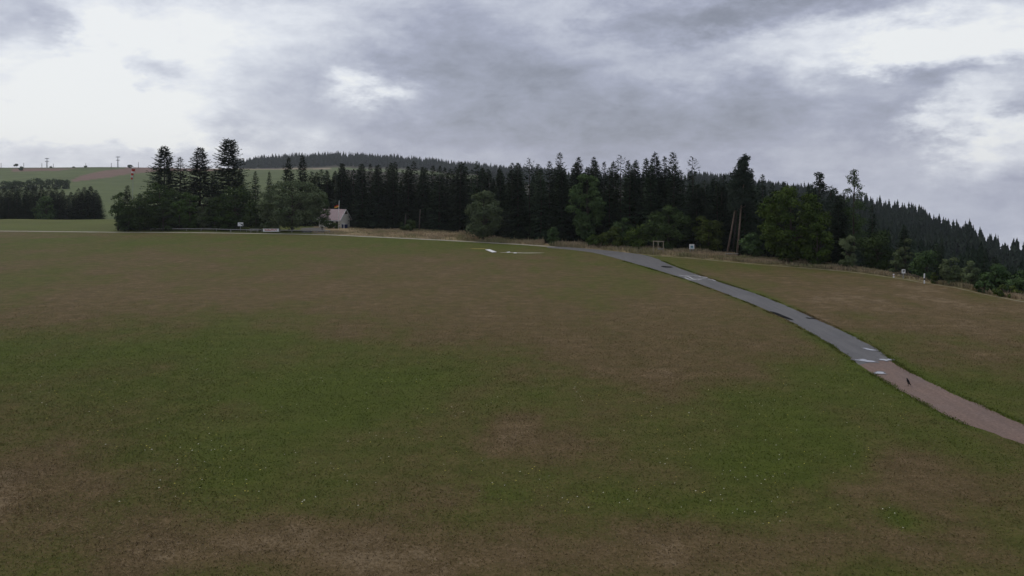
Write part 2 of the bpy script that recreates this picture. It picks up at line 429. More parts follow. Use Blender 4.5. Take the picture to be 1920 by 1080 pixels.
PL = [(461, 1020), (463, 1020), (475, 1112), (497, 1196), (525, 1287), (566, 1397), (602, 1477), (647, 1557), (690, 1617), (739, 1697), (791, 1797), (834, 1916), (960, 2196)]
PR = [(461, 1032), (471, 1152), (480, 1220), (499, 1266), (523, 1334), (552, 1424), (585, 1504), (612, 1564), (652, 1644), (690, 1694), (735, 1785), (797, 1926), (905, 2206)]
def path_edges(y):
    py = HORIZON + CAM_H / np.maximum(y, 1) * FPX
    f = lambda A: (np.interp(py, [q[0] for q in A], [q[1] for q in A]) - 960) / FPX * y
    return f(PL), f(PR)
def on_path(x, y):
    l, r = path_edges(y); return (x > l) & (x < r)
def dryness(x, y):
    wx = x + (fbm(x * .09, y * .05, 5) - .5) * 9; wy = y + (fbm(x * .09, y * .05, 9) - .5) * 12
    s = np.full(np.shape(x), .46)
    for cx, cy_, sx, sy, a in DW:
        s = s + .76 * a * np.exp(-.6 * (((wx - cx) / sx) ** 2 + ((wy - cy_) / sy) ** 2))
    l, r = path_edges(y); e = np.minimum(np.abs(x - l), np.abs(x - r))      # lusher verge beside the path
    s = s - np.where((y > 30) & (y < 112), .55 * np.exp(-(e / .9) ** 2) * np.clip(fbm(x * .5, y * .22, 93) * 2.4 - .75, 0, 1), 0)
    return np.clip(s + (fbm(x * .12, y * .08, 31) - .5) * .6 + (fbm(x * .35, y * .25, 37, 4) - .5) * .55, -.1, np.where((y > 50) & (x < l), .70, .87))
def poly_mask(px, py, poly):
    ins = np.zeros(px.shape, bool); n = len(poly)
    for i in range(n):
        x0, y0 = poly[i]; x1, y1 = poly[(i + 1) % n]
        c = ((y0 > py) != (y1 > py))
        ins ^= c & (px < (x1 - x0) * (py - y0) / (y1 - y0 + 1e-9) + x0)
    return ins
def build_ground():
    front = np.radians(np.arange(-42, 42.01, .2)); back = np.radians(np.arange(46, 314.1, 4))
    th = np.concatenate([front, back]); nt_ = len(th)
    r = np.concatenate([[3, 8, 12], np.geomspace(16, 2100, 330)]); nr = len(r)
    T, R = np.meshgrid(th, r)
    X = (R * np.sin(T)).ravel(); Y = (R * np.cos(T)).ravel(); Z = Hs(X, Y)
    X = np.append(X, 0); Y = np.append(Y, 0); Z = np.append(Z, 0)
    i, j = np.meshgrid(np.arange(nr - 1), np.arange(nt_), indexing='ij'); j2 = (j + 1) % nt_
    F = np.stack([i * nt_ + j, (i + 1) * nt_ + j, (i + 1) * nt_ + j2, i * nt_ + j2], -1).reshape(-1, 4)[:, ::-1]
    c = len(X) - 1; k = np.arange(nt_)
    capF = np.stack([np.full(nt_, c), k, (k + 1) % nt_, (k + 1) % nt_], -1)
    Yf = np.maximum(Y, 1.0)
    px = np.where(Y > 1, 960 + X / Yf * FPX, 9999); py = HORIZON - (Z - CAM_H) / Yf * FPX
    tr, fo = TRACK(px), FOREST(px)
    land = np.zeros((len(X), 4)); land[:, 3] = 1
    dry = dryness(X, Y)
    n = fbm(X * .02, Y * .02, 77)
    g = np.array([.092, .118, .045]); g2 = np.array([.085, .115, .045])
    land[:, :3] = g * (0.85 + .3 * n[:, None])
    out = np.zeros(len(X))
    ahead = Y > 1
    # far hillside, crops and ploughed soil
    far = ahead & (Y > 228); out[far] = 1
    plough = far & (Y > 520) & poly_mask(px, py, [(128, 342), (150, 330), (200, 319), (232, 316), (240, 300), (420, 300), (420, 321), (300, 321), (245, 326), (200, 333)])
    plough |= far & (Y > 520) & poly_mask(px, py, [(20, 322), (20, 316.5), (60, 315.5), (140, 316), (110, 320)])
    land[plough, :3] = (.17, .112, .09)
    tan = far & (Y > 800) & poly_mask(px, py, [(380, 317.6), (380, 300), (620, 300), (620, 317.6)])
    land[tan, :3] = (.27, .22, .15)
    dark = far & (Y > 860) & (px < 380); land[dark & (py < 316), :3] *= .8
    # strip behind the gravel track: straw, then forest floor
    strip = ahead & (px > 585) & (Y > tr + 1.0) & (Y < fo + 6)
    land[strip, :3] = (.27, .21, .12); out[strip] = 1
    left = ahead & (px <= 585) & (Y > tr + 1) & (Y <= 228); land[left, :3] = np.array([.095, .115, .032]); out[left] = .75
    pad = ahead & (px > 566) & (px < 604 + 8 * n) & (Y > 168) & (Y < 184); land[pad, :3] = (.13, .125, .115); out[pad] = 1
    wood = ahead & (px > 585) & (Y > fo + 2) & (Y < 1100) & ~((px < 640) & (Y > 300) & (Y < 1200))
    wood |= ahead & (px > 430) & (Y > 1380) | (ahead & (px > 900) & (Y > fo + 2))
    land[wood, :3] = (.045, .042, .028); out[wood] = 1
    mask = np.zeros((len(X), 4)); mask[:, 0] = dry; mask[:, 1] = out; mask[:, 3] = 1
    me = mk_mesh('ground', np.stack([X, Y, Z], 1), F, M['ground'], True, {'mask': ('FLOAT_COLOR', mask), 'land': ('FLOAT_COLOR', land)})
    o = obj('ground', me); tag(o, 'mown brown and green field with hillsides beyond', None, None, 'structure')
    o2 = obj('ground_centre', mk_mesh('ground_centre', np.array([(0, 0, 0)] + [(3.05 * math.sin(t), 3.05 * math.cos(t), 0.001) for t in th]),
        [[0, i + 2 if i + 1 < nt_ else 1, i + 1] for i in range(nt_)], M['ground']))
    o2.parent = o
build_ground()

# --- the path, the track
rng = random.Random(4)
def smooth_line(pts, step):
    """Catmull-Rom through points, sampled every step metres"""
    P = [Vector((p[0], p[1])) for p in pts]; P = [P[0] * 2 - P[1]] + P + [P[-1] * 2 - P[-2]]; out = []
    for i in range(1, len(P) - 2):
        n = max(2, int((P[i + 1] - P[i]).length / step))
        for k in range(n):
            t = k / n; a, b, c, d = P[i - 1], P[i], P[i + 1], P[i + 2]
            out.append(.5 * ((2 * b) + (c - a) * t + (2 * a - 5 * b + 4 * c - d) * t * t + (3 * b - a - 3 * c + d) * t ** 3))
    out.append(P[-2]); return out
def strip(name, mat, Lp, Rp, z, n=160, jit=.12):
    """surface between two edge lines, edges a little ragged"""
    def samp(L):
        S = smooth_line(L, .5); d = [0]
        for a, b in zip(S, S[1:]): d.append(d[-1] + (b - a).length)
        d = np.array(d) / d[-1]; u = np.linspace(0, 1, n)
        return np.stack([np.interp(u, d, [s.x for s in S]), np.interp(u, d, [s.y for s in S])], 1)
    A, B = samp(Lp), samp(Rp)
    s = np.arange(n)
    ja = (fbm(s * .35, s * 0, 3) - .5) * 2 * jit; jb = (fbm(s * .35, s * 0 + 7, 8) - .5) * 2 * jit
    D = B - A; D /= np.linalg.norm(D, axis=1)[:, None] + 1e-6
    A = A + D * ja[:, None]; B = B + D * jb[:, None]
    V, F, m = [], [], 7
    for i in range(n):
        for k in range(m):
            p = A[i] + (B[i] - A[i]) * k / (m - 1)
            crown = .015 * (1 - (2 * k / (m - 1) - 1) ** 2)
            V.append((p[0], p[1], H(p[0], p[1]) + z + crown))
    for i in range(n - 1):
        for k in range(m - 1):
            a = i * m + k; F.append([a, a + 1, a + m + 1, a + m])
    o = obj(name, mk_mesh(name, V, F, mat, True)); o['kind'] = 'structure'; return o
fl = lambda L: [flat(*p) for p in L]
tag(strip('asphalt_path', M['asphalt'],
      fl([(1025, 464.5), (1070, 468.5), (1120, 475.5), (1200, 497), (1290, 525), (1400, 566), (1480, 602), (1560, 647), (1612, 684)]),
      fl([(1030, 461.5), (1080, 464.5), (1150, 471), (1215, 480), (1262, 499), (1330, 523), (1420, 552), (1500, 585), (1560, 612), (1640, 652), (1668, 674)]), .012),
    'grey asphalt path curving across the field')
tag(strip('gravel_path', M['gravel'],
      fl([(1594, 672), (1620, 690), (1700, 739), (1800, 791), (1920, 834), (2200, 960), (2600, 1120)]),
      fl([(1655, 664), (1690, 690), (1780, 735), (1850, 765), (1920, 797), (2200, 905), (2600, 1060)]), .008, 120, .16),
    'reddish gravel end of the path')
tp = [(p, TRACK(p)) for p in (-500, -200, 0, 150, 300, 450, 600, 700, 800, 900, 1000, 1040)]
tag(strip('gravel_track', M['dirt'], [((p - 960) / FPX * (d - .9), d - .9) for p, d in tp],
      [((p - 960) / FPX * (d + .9), d + .9) for p, d in tp], .012, 240, .25), 'thin pale track along the far field edge')
tp2 = [(p, TRACK(p)) for p in (1215, 1260, 1300, 1400, 1500, 1600, 1700, 1800, 1920, 2050)]
tag(strip('mown_edge_path', M['trail'], [((p - 960) / FPX * (d - .3), d - .3) for p, d in tp2],
      [((p - 960) / FPX * (d + .25), d + .25) for p, d in tp2], .008, 140, .16), 'thin pale trail at the edge of the tall grass')

def blot(name, mat, px, py, wx, wy, z, seed, skew=0.0, ragged=.3, label=None):
    x, d = flat(px, py); sx = wx * d / FPX; sy = wy * d * d / (FPX * CAM_H)
    r = random.Random(seed); ph = [(r.uniform(0, 6.28), r.uniform(.3, 1) * ragged / (k + 1)) for k in range(6)]
    V = [(x, d, z + .001)]
    for k in range(44):
        q = 2 * math.pi * k / 44; rr = 1 + sum(a * math.sin((i + 2) * q + p) for i, (p, a) in enumerate(ph))
        u, v = math.cos(q) * rr, math.sin(q) * rr
        V.append((x + sx * u + skew * v * sy, d + sy * v, z))
    o = obj(name, mk_mesh(name, V, [[0, k + 1, (k + 1) % 44 + 1] for k in range(44)], mat)); o['kind'] = 'structure'
    if label: o['label'] = label
    return o
for i, (px, py, wx, wy, sk, lb) in enumerate([
        (1622, 677, 12, 2.6, -.1, 'pale puddle across the seam of asphalt and gravel'),
        (1660, 675.5, 8, 2.0, -.1, 'small pale puddle at the right edge of the path seam'),
        (1650, 700, 9, 2.0, -.1, 'pale puddle on the gravel just below the seam'),
        (1630, 656, 7, 1.6, -.1, 'pale puddle on asphalt near the grass verge')]):
    pd = blot('puddle', M['water'], px, py, wx, wy, .038, 50 + i, sk, .55, lb)
    wm = blot('wet_margin', M['wet'], px, py, wx * 1.35, wy * 1.5, .034, 50 + i, sk, .6); wm.parent = pd; del wm['kind']
blot('asphalt_patch', M['patch'], 1465, 592.5, 5.5, 9, .034, 91, -.10, .18, 'long black repair patch along the path edge')
blot('asphalt_patch', M['patch'], 1250, 500.8, 10, 1.6, .034, 94, -.1, .2, 'short black repair patch near the junction')
blot('asphalt_patch', M['patch'], 1520, 597.5, 6, 1.5, .034, 96, -.1, .5, 'small dark crumbled spot at the far path edge')
# worn white paint loops on the asphalt
mk = MB()
for line in ([(1273, 516.5), (1290, 519), (1300, 524), (1312, 525.5)], [(1284, 521), (1296, 525), (1316, 524.5)], [(1285, 516.8), (1304, 517.5), (1322, 521)],
             [(1312, 520), (1320, 519), (1326, 521.5)], [(1328, 523.5), (1336, 525), (1341, 527)], [(1300, 522), (1324, 523.5)]):
    S = smooth_line(fl(line), .5); V = []
    for k, p in enumerate(S):
        t = (S[min(k + 1, len(S) - 1)] - S[max(k - 1, 0)]).normalized(); nn = Vector((-t.y, t.x)) * .10
        V += [(p.x + nn.x, p.y + nn.y, .037), (p.x - nn.x, p.y - nn.y, .037)]
    mk.add(V, [[2 * k, 2 * k + 1, 2 * k + 3, 2 * k + 2] for k in range(len(S) - 1)])
tag(mk.obj('road_marking', M['marking']), 'worn white paint loops on the asphalt path', None, None, 'structure')

# ------------------------------------------------------------------ trees
def kites(O, D, S, L, W, sag):
    """flat kite-shaped sprays: origin, direction, side vector, length, width, droop"""
    O, D, S = (np.asarray(a, float) for a in (O, D, S)); L, W, sag = (np.asarray(a, float)[:, None] for a in (L, W, sag))
    dn = np.array([0, 0, -1.0])
    a = O; b = O + D * L * .45 + S * W * .5 + dn * sag * .25; c = O + D * L + dn * sag; d = O + D * L * .45 - S * W * .5 + dn * sag * .25
    V = np.stack([a, b, c, d], 1).reshape(-1, 3)
    return V, np.arange(len(V)).reshape(-1, 4)
def spruce_crown(seed, h, R, step=.42, tstep=.36, size=1.0, base=.04, power=.8, nb=8, sparse=0.0, topthin=0.0):
    r = random.Random(seed); O, D, S, L, W, G = [], [], [], [], [], []
    z = base * h
    while z < h * .985:
        f = z / h; env = R * ((1 - f) ** power if power < 1.2 else (1 - f ** power) ** .95) * min(1, .72 + f * 3)
        n = max(4, int(nb * (1 - .35 * f) + r.uniform(-.5, 1)))
        a0 = r.uniform(0, 6.28)
        for k in range(n):
            if r.random() < sparse or (f > .72 and r.random() < topthin): continue
            a = a0 + 6.283 * k / n + r.uniform(-.3, .3)
            ln = env * r.uniform(.68, 1.22) + .12
            sl = -.42 + 1.05 * f ** 1.4 + r.uniform(-.12, .12); cu = .16 / max(ln, .5) * (1 - f)
            ca, sa = math.cos(a), math.sin(a); t = ln * .18
            zz0 = z + r.uniform(-.2, .2)
            while t < ln:
                zz = zz0 + sl * t + cu * t * t
                rel = t / ln; sz = size * (.34 + .42 * (1 - rel)) * min(1, .5 + ln * .5)
                for sg in (-1, 1):
                    b = a + sg * r.uniform(.35, 1.1); dd = (math.cos(b), math.sin(b), sl * .6 + r.uniform(-.2, .2))
                    O.append((ca * t, sa * t, zz)); D.append(dd)
                    tw = r.uniform(-.7, .7); S.append((-math.sin(b) * math.cos(tw), math.cos(b) * math.cos(tw), math.sin(tw)))
                    q = sz * r.uniform(.7, 1.3); L.append(q); W.append(q * r.uniform(.4, .62)); G.append(q * r.uniform(.1, .5))
                t += tstep * r.uniform(.75, 1.3)
            O.append((ca * ln * .9, sa * ln * .9, zz0 + sl * ln * .9 + cu * ln * ln * .8)); D.append((ca, sa, sl + .15))
            S.append((-sa, ca, r.uniform(-.4, .4))); q = size * .5 * min(1, .4 + ln * .5); L.append(q); W.append(q * .5); G.append(q * .12)
        z += step * r.uniform(.75, 1.25) * (.75 + .5 * (1 - f))
    for k in range(7):
        a = r.uniform(0, 6.28); O.append((0, 0, h * (.965 + .003 * k))); D.append((math.cos(a) * .35, math.sin(a) * .35, .9))
        S.append((-math.sin(a), math.cos(a), 0)); L.append(.42 * size); W.append(.16 * size); G.append(0)
    return kites(O, D, S, L, W, G)
def trunk_mesh(name, h, r0, mat, seed=0, lean=0.0, top=.98):
    r = random.Random(seed); mb = MB(); n = 7
    P = [(lean * h * (k / (n - 1)) + r.uniform(-.03, .03) * k * .4, r.uniform(-.03, .03) * k * .4, -.35 + (h * top + .35) * k / (n - 1)) for k in range(n)]
    Rr = [r0 * (1.25 if k == 0 else 1) * (1 - .93 * k / (n - 1)) + .008 for k in range(n)]
    mb.tube(P, Rr, 8); return mb.mesh(name, mat, True)
SPR = []      # prototypes: (crown mesh, trunk mesh, nominal height)
for i, (h, R, st, ts, sz, ba, pw, nb, spz, tt) in enumerate([
        (15, 2.9, .36, .30, .95, .04, 1.5, 11, .03, .08), (15, 2.5, .36, .30, .9, .03, 1.7, 10, .05, .12), (15, 3.2, .38, .30, 1.0, .02, .82, 11, .03, .12),
        (15, 2.8, .42, .30, 1.0, .06, 1.6, 10, .08, .22), (15, 3.5, .36, .30, 1.0, .02, .86, 12, .03, .08), (15, 2.3, .34, .30, .85, .04, 1.35, 10, .04, .08)]):
    V, F = spruce_crown(100 + i, h, R, st, ts, sz, ba, pw, nb, spz, tt)
    SPR.append((mk_mesh('spruce_crown', V, F, M['spruce']), trunk_mesh('spruce_trunk', h, .2, M['bark'], i), h))
V, F = spruce_crown(140, 15, 2.8, .62, .34, .95, .06, .58, 8, .18, .3)
SPR.append((mk_mesh('sparse_spruce_crown', V, F, M['spruce']), trunk_mesh('spruce_trunk', 15, .18, M['bark'], 9), 15))
# the three ragged tall ones on the left
for i in range(3):
    V, F = spruce_crown(160 + i, 19, [6.2, 6.0, 5.0][i], .36, .32, 1.1, .02, [.80, .82, .58][i], 14, .10, .05)
    SPR.append((mk_mesh('ragged_spruce_crown', V, F, M['spruce']), trunk_mesh('spruce_trunk', 19, .26, M['bark'], 20 + i), 19))

def place_tree(proto, name, x, y, height, label, cat, group=None, rot=0, wide=1.0, sink=0.0):
    cm, tm, h0 = proto; s = height / h0
    t = thing(name, label, cat, (x, y, H(x, y) - sink), rot, (s * wide, s * wide, s), group)
    obj('trunk', tm, t); obj('crown', cm, t); return t
def ztop(py, d): return CAM_H - (py - HORIZON) / FPX * d
def tree_at(proto, name, px, topy, d, label, cat, group=None, rot=0, wide=1.0):
    x = (px - 960) / FPX * d; return place_tree(proto, name, x, d, ztop(topy, d) - H(x, d), label, cat, group, rot, wide)

def leafy(seed, h, w, base, mat, bark, n=7000, leaf=.34, lobes=34, top=.55, droop=.0, lrf=.26, limbs=7, ww=None, tall=0.0, tr=.16, r0=None, inner=.12, lean=0.0):
    """broad-leaved tree or shrub: trunk and limbs, leaf blades spread through clumps of the crown"""
    r = random.Random(seed); g = np.random.default_rng(seed); ww = ww or w
    cz = base + (h - base) * (.5); hz = (h - base) * .5
    Lc = []
    for k in range(lobes):
        for _ in range(40):
            a = r.uniform(0, 6.283); zz = r.uniform(-1, 1); rad = math.sqrt(max(0, 1 - abs(zz) ** (2.0 + tall))) 
            q = r.uniform(.3, 1) ** .5 * .86
            if zz > top and r.random() < .4: continue
            break
        Lc.append((math.cos(a) * rad * q * w / 2 + lean * (zz + 1), math.sin(a) * rad * q * ww / 2, cz + zz * hz * .88, min(w, ww, h) * lrf * r.uniform(.45, 1.1)))
    Lc = np.array(Lc); wt = Lc[:, 3] ** 2; idx = g.choice(len(Lc), n, p=wt / wt.sum())
    v = g.normal(size=(n, 3)); v /= np.linalg.norm(v, axis=1)[:, None]
    v[:, 2] = np.where((v[:, 2] < -.2) & (g.random(n) < .72), -v[:, 2], v[:, 2])
    rr = Lc[idx, 3] * np.where(g.random(n) < inner, g.random(n), g.uniform(.70, 1.18, n))
    O = Lc[idx, :3] + v * rr[:, None] * np.array([1, 1, .78]); O[:, 2] = np.maximum(O[:, 2], .08)
    nn = v * 1.0 + np.array([0, 0, .35]) + g.normal(size=(n, 3)) * .42
    D = np.cross(nn, g.normal(size=(n, 3))); D[:, 2] -= droop * .5; D /= np.linalg.norm(D, axis=1)[:, None]
    S = np.cross(nn, D); S /= np.linalg.norm(S, axis=1)[:, None]
    L = leaf * g.uniform(.55, 1.4, n)
    V, F = kites(O - D * L[:, None] * .45, D, S, L, L * g.uniform(.55, .85, n), L * .12)
    crown = mk_mesh('leaf_crown', V, F, mat)
    mb = MB(); r0 = r0 or max(.05, h * tr * .12); zt = base + (h - base) * .45
    mb.tube([(0, 0, -.3), (r.uniform(-.05, .05), 0, zt * .4), (lean * .5 + r.uniform(-.1, .1), r.uniform(-.1, .1), zt), (lean, 0, h * .8)], [r0 * 1.3, r0, r0 * .75, r0 * .2], 8)
    for k in range(limbs):
        q = Lc[r.randrange(len(Lc))]; z0 = zt * r.uniform(.5, 1.0)
        mb.tube([(lean * .4, 0, z0), (q[0] * .5, q[1] * .5, (z0 + q[2]) * .5 + .1), (q[0], q[1], q[2])], [r0 * .5, r0 * .3, r0 * .08], 6)
    return (crown, mb.mesh('leaf_trunk', bark, True), h)
def leafy_at(px, topy, d, wpx, name, label, cat, mat, seed, basef=.06, bark=None, group=None, **kw):
    x = (px - 960) / FPX * d; gz = H(x, d); h = ztop(topy, d) - gz; w = wpx * d / FPX
    p = leafy(seed, h, w, h * basef, M[mat], bark or M['bark'], **kw)
    return place_tree(p, name, x, d, h, label, cat, group, 0)

ORD = ['first', 'second', 'third', 'fourth', 'fifth', 'sixth', 'seventh', 'eighth', 'ninth']
# --- left group of garden trees by the far edge of the field
tree_at(SPR[7], 'spruce_tree', 308, 274, 186, 'tall dark spruce at the left of the three towering over the hedge', 'spruce', None, .4, 1.25)
tree_at(SPR[8], 'spruce_tree', 375, 276, 187, 'tall dark spruce in the middle of the three towering over the hedge', 'spruce', None, 1.9, 1.2)
tree_at(SPR[9], 'spruce_tree', 429, 261, 187, 'tallest ragged spruce of the garden group, bulging top', 'spruce', None, 2.6, 1.2)
tree_at(SPR[3], 'spruce_tree', 338, 294, 190, 'shorter spruce squeezed between the two tall left spruces', 'spruce', None, 1.0, 1.35)
tree_at(SPR[2], 'spruce_tree', 402, 318, 192, 'low spruce filling the gap left of the tallest ragged spruce', 'spruce', None, .3, 1.1)
tree_at(SPR[4], 'spruce_tree', 450, 318, 190, 'broad low spruce at the foot of the tallest ragged spruce', 'spruce', None, .9, 1.05)
tree_at(SPR[1], 'spruce_tree', 479, 321, 192, 'slim small spruce right of the tallest ragged spruce', 'spruce', None, 2.0)
tree_at(SPR[5], 'spruce_tree', 505, 322, 192, 'slim small spruce over the left side of the big willow', 'spruce', None, 2.9)
tree_at(SPR[0], 'spruce_tree', 541, 295, 196, 'pointed spruce rising behind the big willow, left of a pair', 'spruce', None, .7)
tree_at(SPR[4], 'spruce_tree', 567, 291, 196, 'pointed spruce rising behind the big willow, right of a pair', 'spruce', None, 1.7, .9)
tree_at(SPR[2], 'spruce_tree', 239, 348, 179, 'small spiky spruce at the left end of the garden hedge', 'spruce', None, 1.2, 1.25)
tree_at(SPR[4], 'spruce_tree', 262, 362, 181, 'stocky dark conifer second from the left end of the hedge', 'spruce', None, 2.2, 1.4)
leafy_at(222, 358, 176, 22, 'hedge_shrub', 'narrow dark shrub at the very left end of the garden hedge', 'shrub', 'dark_leaf', 11, .0, n=3400, leaf=.3, lobes=26, tall=4, lrf=.42)
leafy_at(299, 341, 178, 66, 'hedge_tree', 'dense round dark tree below the left tall spruce', 'tree', 'dark_leaf', 12, .02, n=8500, leaf=.32, lobes=60, lrf=.18)
leafy_at(262, 372, 175, 60, 'hedge_shrub', 'dark rounded shrub low at the left of the hedge', 'shrub', 'dark_leaf', 13, .0, n=5000, leaf=.3, lobes=26)
leafy_at(336, 360, 176, 26, 'thuja_column', 'bright green clipped thuja column, left of two', 'thuja', 'thuja', 14, .0, n=3600, leaf=.26, lobes=26, tall=6, lrf=.34)
leafy_at(356, 358, 175.5, 26, 'thuja_column', 'bright green clipped thuja column, right of two', 'thuja', 'thuja', 15, .0, n=3600, leaf=.26, lobes=26, tall=6, lrf=.34)
leafy_at(380, 371, 177, 28, 'hedge_shrub', 'bluish grey shrub between thuja columns and round hedge tree', 'shrub', 'willow', 16, .0, n=3000, leaf=.28, lobes=20, tall=2, lrf=.3)
leafy_at(403, 374, 174.5, 34, 'hedge_shrub', 'tall leafy green shrub between the bluish shrub and the round hedge tree', 'shrub', 'dark_leaf', 17, .0, n=3600, leaf=.3, lobes=22, tall=2, lrf=.3)
leafy_at(441, 348, 175.5, 78, 'hedge_tree', 'dense round tree behind the small white sign', 'tree', 'dark_leaf', 18, .02, n=9500, leaf=.32, lobes=64, lrf=.18)
leafy_at(480, 380, 173, 60, 'hedge_shrub', 'dark shrub filling the gap left of the big willow', 'shrub', 'dark_leaf', 19, .0, n=5000, leaf=.3, lobes=26)
leafy_at(548, 338, 171, 142, 'willow_tree', 'big broad grey-green willow with drooping rim beside the hut', 'willow', 'willow', 20, .04, n=20000, leaf=.34, lobes=130, lrf=.125, limbs=14, ww=11, droop=.5)
leafy_at(604, 362, 174, 30, 'birch_sapling', 'light green young tree leaning out beside the hut roof', 'tree', 'birch', 21, .10, r0=.06, n=3000, leaf=.26, lobes=16, lrf=.3)

leafy_at(241, 388, 173.5, 44, 'hedge_shrub', 'low rounded bush at the front left foot of the hedge', 'shrub', 'dark_leaf', 24, .0, n=4200, leaf=.28, lobes=34, lrf=.24, tall=2, ww=3.2)
leafy_at(306, 384, 173.5, 58, 'hedge_shrub', 'low rounded bush in front of the dense dark tree and left thuja', 'shrub', 'dark_leaf', 25, .0, n=5000, leaf=.28, lobes=40, lrf=.22, tall=2, ww=3.2)
leafy_at(425, 392, 173, 46, 'hedge_shrub', 'low green bush directly left of the small white sign', 'shrub', 'thuja', 26, .0, n=4200, leaf=.28, lobes=34, lrf=.24, tall=2, ww=3.2)
leafy_at(512, 384, 170.5, 56, 'hedge_shrub', 'low grey-green bush behind the red-lettered banner', 'shrub', 'willow', 27, .0, n=5000, leaf=.28, lobes=40, lrf=.22, tall=2, ww=3.2)

# --- copse beyond the field at the far left
gp = 'conifers of the dark copse below the far-left hillside'
k = 0
for px, ty, d in [(-14, 356, 248), (8, 352, 252), (24, 350, 256), (38, 347, 250), (52, 352, 258), (64, 348, 254), (78, 350, 250), (92, 349, 256), (104, 352, 252),
                  (117, 356, 258), (133, 360, 256), (147, 353, 250), (158, 351, 254), (170, 349, 250), (180, 356, 254), (0, 360, 244), (16, 358, 245), (32, 356, 246), (48, 358, 245), (66, 357, 246), (84, 359, 245), (98, 358, 246), (112, 362, 246), (126, 366, 247), (141, 363, 246), (153, 360, 246), (165, 357, 245), (176, 362, 246), (185, 366, 249)]:
    lb = {133: 'short gap-filling conifer between the copse and its right-hand clump', 170: 'bushy conifer at the right end of the far-left copse'}.get(px, 'dark conifer in the back row of the dense copse at the far left')
    if k >= 15: lb = 'front conifer of the far-left copse, %s from the left' % (ORD + ['tenth', 'eleventh', 'twelfth', 'thirteenth', 'fourteenth', 'fifteenth'])[k - 15]
    tree_at(SPR[[2, 4, 0, 3][k % 4]], 'copse_conifer', px, ty, d, lb, 'conifer', gp, k * 1.3, 1.55); k += 1
leafy_at(86, 372, 243, 36, 'copse_shrub', 'paler round shrub in front of the far-left copse', 'shrub', 'birch', 31, .0, n=2500, leaf=.42, lobes=22, lrf=.3)

# --- forest front: skyline trees that stand out
named = [(993, 298, 152, 6, 'sparse pointed spruce on the skyline right of the picture middle'), (1050, 286, 146, 3, 'tall star-topped spruce standing above the forest near the birch'),
         (1030, 302, 148, 1, 'slim spruce just left of the star-topped spruce'), (1085, 294, 146, 0, 'spruce with knobbly top behind the tall birch'),
         (1113, 294, 148, 1, 'narrow spruce on the skyline right above the birch crown'), (1133, 303, 150, 5, 'low dark spruce between two skyline spires right of the birch'),
         (1164, 292, 143, 6, 'thin-topped spruce on the skyline between birch and dark clump'), (1178, 300, 145, 5, 'short spruce leaning close to the thin-topped one'),
         (1212, 296, 140, 3, 'left spruce of the dark clump above the wooden frame'), (1228, 286, 138, 4, 'bushy-topped spruce of the dark clump above the wooden frame'),
         (1246, 293, 139, 5, 'slender spruce in the middle of the clump above the wooden frame'), (1262, 286, 136, 2, 'broad pointed spruce at the right of the clump above the wooden frame'),
         (1299, 295, 134, 6, 'sparse open-branched spruce alone at the right end of the high forest'), (960, 305, 152, 1, 'spruce spire on the skyline near the picture middle'),
         (640, 306, 192, 0, 'spruce right behind the hut flagpole')]
for px, ty, d, pi, lb in named:
    tree_at(SPR[pi], 'spruce_tree', px, ty, d, lb, 'spruce', None, px * .7, 1.0)
TOP0 = curve([(575, 325), (600, 318), (650, 311), (700, 311), (800, 307), (900, 306), (960, 309), (1000, 310), (1100, 305), (1200, 304), (1290, 312), (1310, 345),
              (1380, 338), (1420, 352), (1500, 358), (1560, 362), (1600, 378), (1650, 404), (1700, 428), (1800, 455), (1920, 480), (2100, 500)])
def zone(px):
    if px < 860: return 'dark spruce in the forest wall between the hut and the pale rounded willow'
    if px < 1070: return 'dark spruce in the forest wall between the pale rounded willow and the tall birch'
    if px < 1320: return 'dark spruce in the forest wall between the tall birch and the leaning pines'
    if px < 1570: return 'dark spruce behind the leaning pines and the large maple'
    return 'dark spruce on the slope falling away at the right end of the forest'
MARKS = [(632, 'hut'), (786, 'tall bare trunk'), (906, 'pale rounded willow'), (1101, 'tall birch'), (1234, 'wooden frame'), (1297, 'white map board'), (1370, 'leaning pines'),
         (1482, 'large maple'), (1600, 'feathery larch'), (1694, 'white parking sign'), (1733, 'striped post'), (1822, 'pale pointed bush')]
seen_marks = {}
def row_label(px, row):
    if row: return zone(px).replace('dark spruce', 'back-row spruce')
    m = [n for p, n in MARKS if p <= px]; m = m[-1] if m else 'big broad willow'
    k = seen_marks[m] = seen_marks.get(m, -1) + 1
    return 'front-row forest spruce, %s to the right of the %s' % (ORD[k], m)
rg = random.Random(77); taken = [((px - 960) / FPX * d, d) for px, ty, d, pi, lb in named]
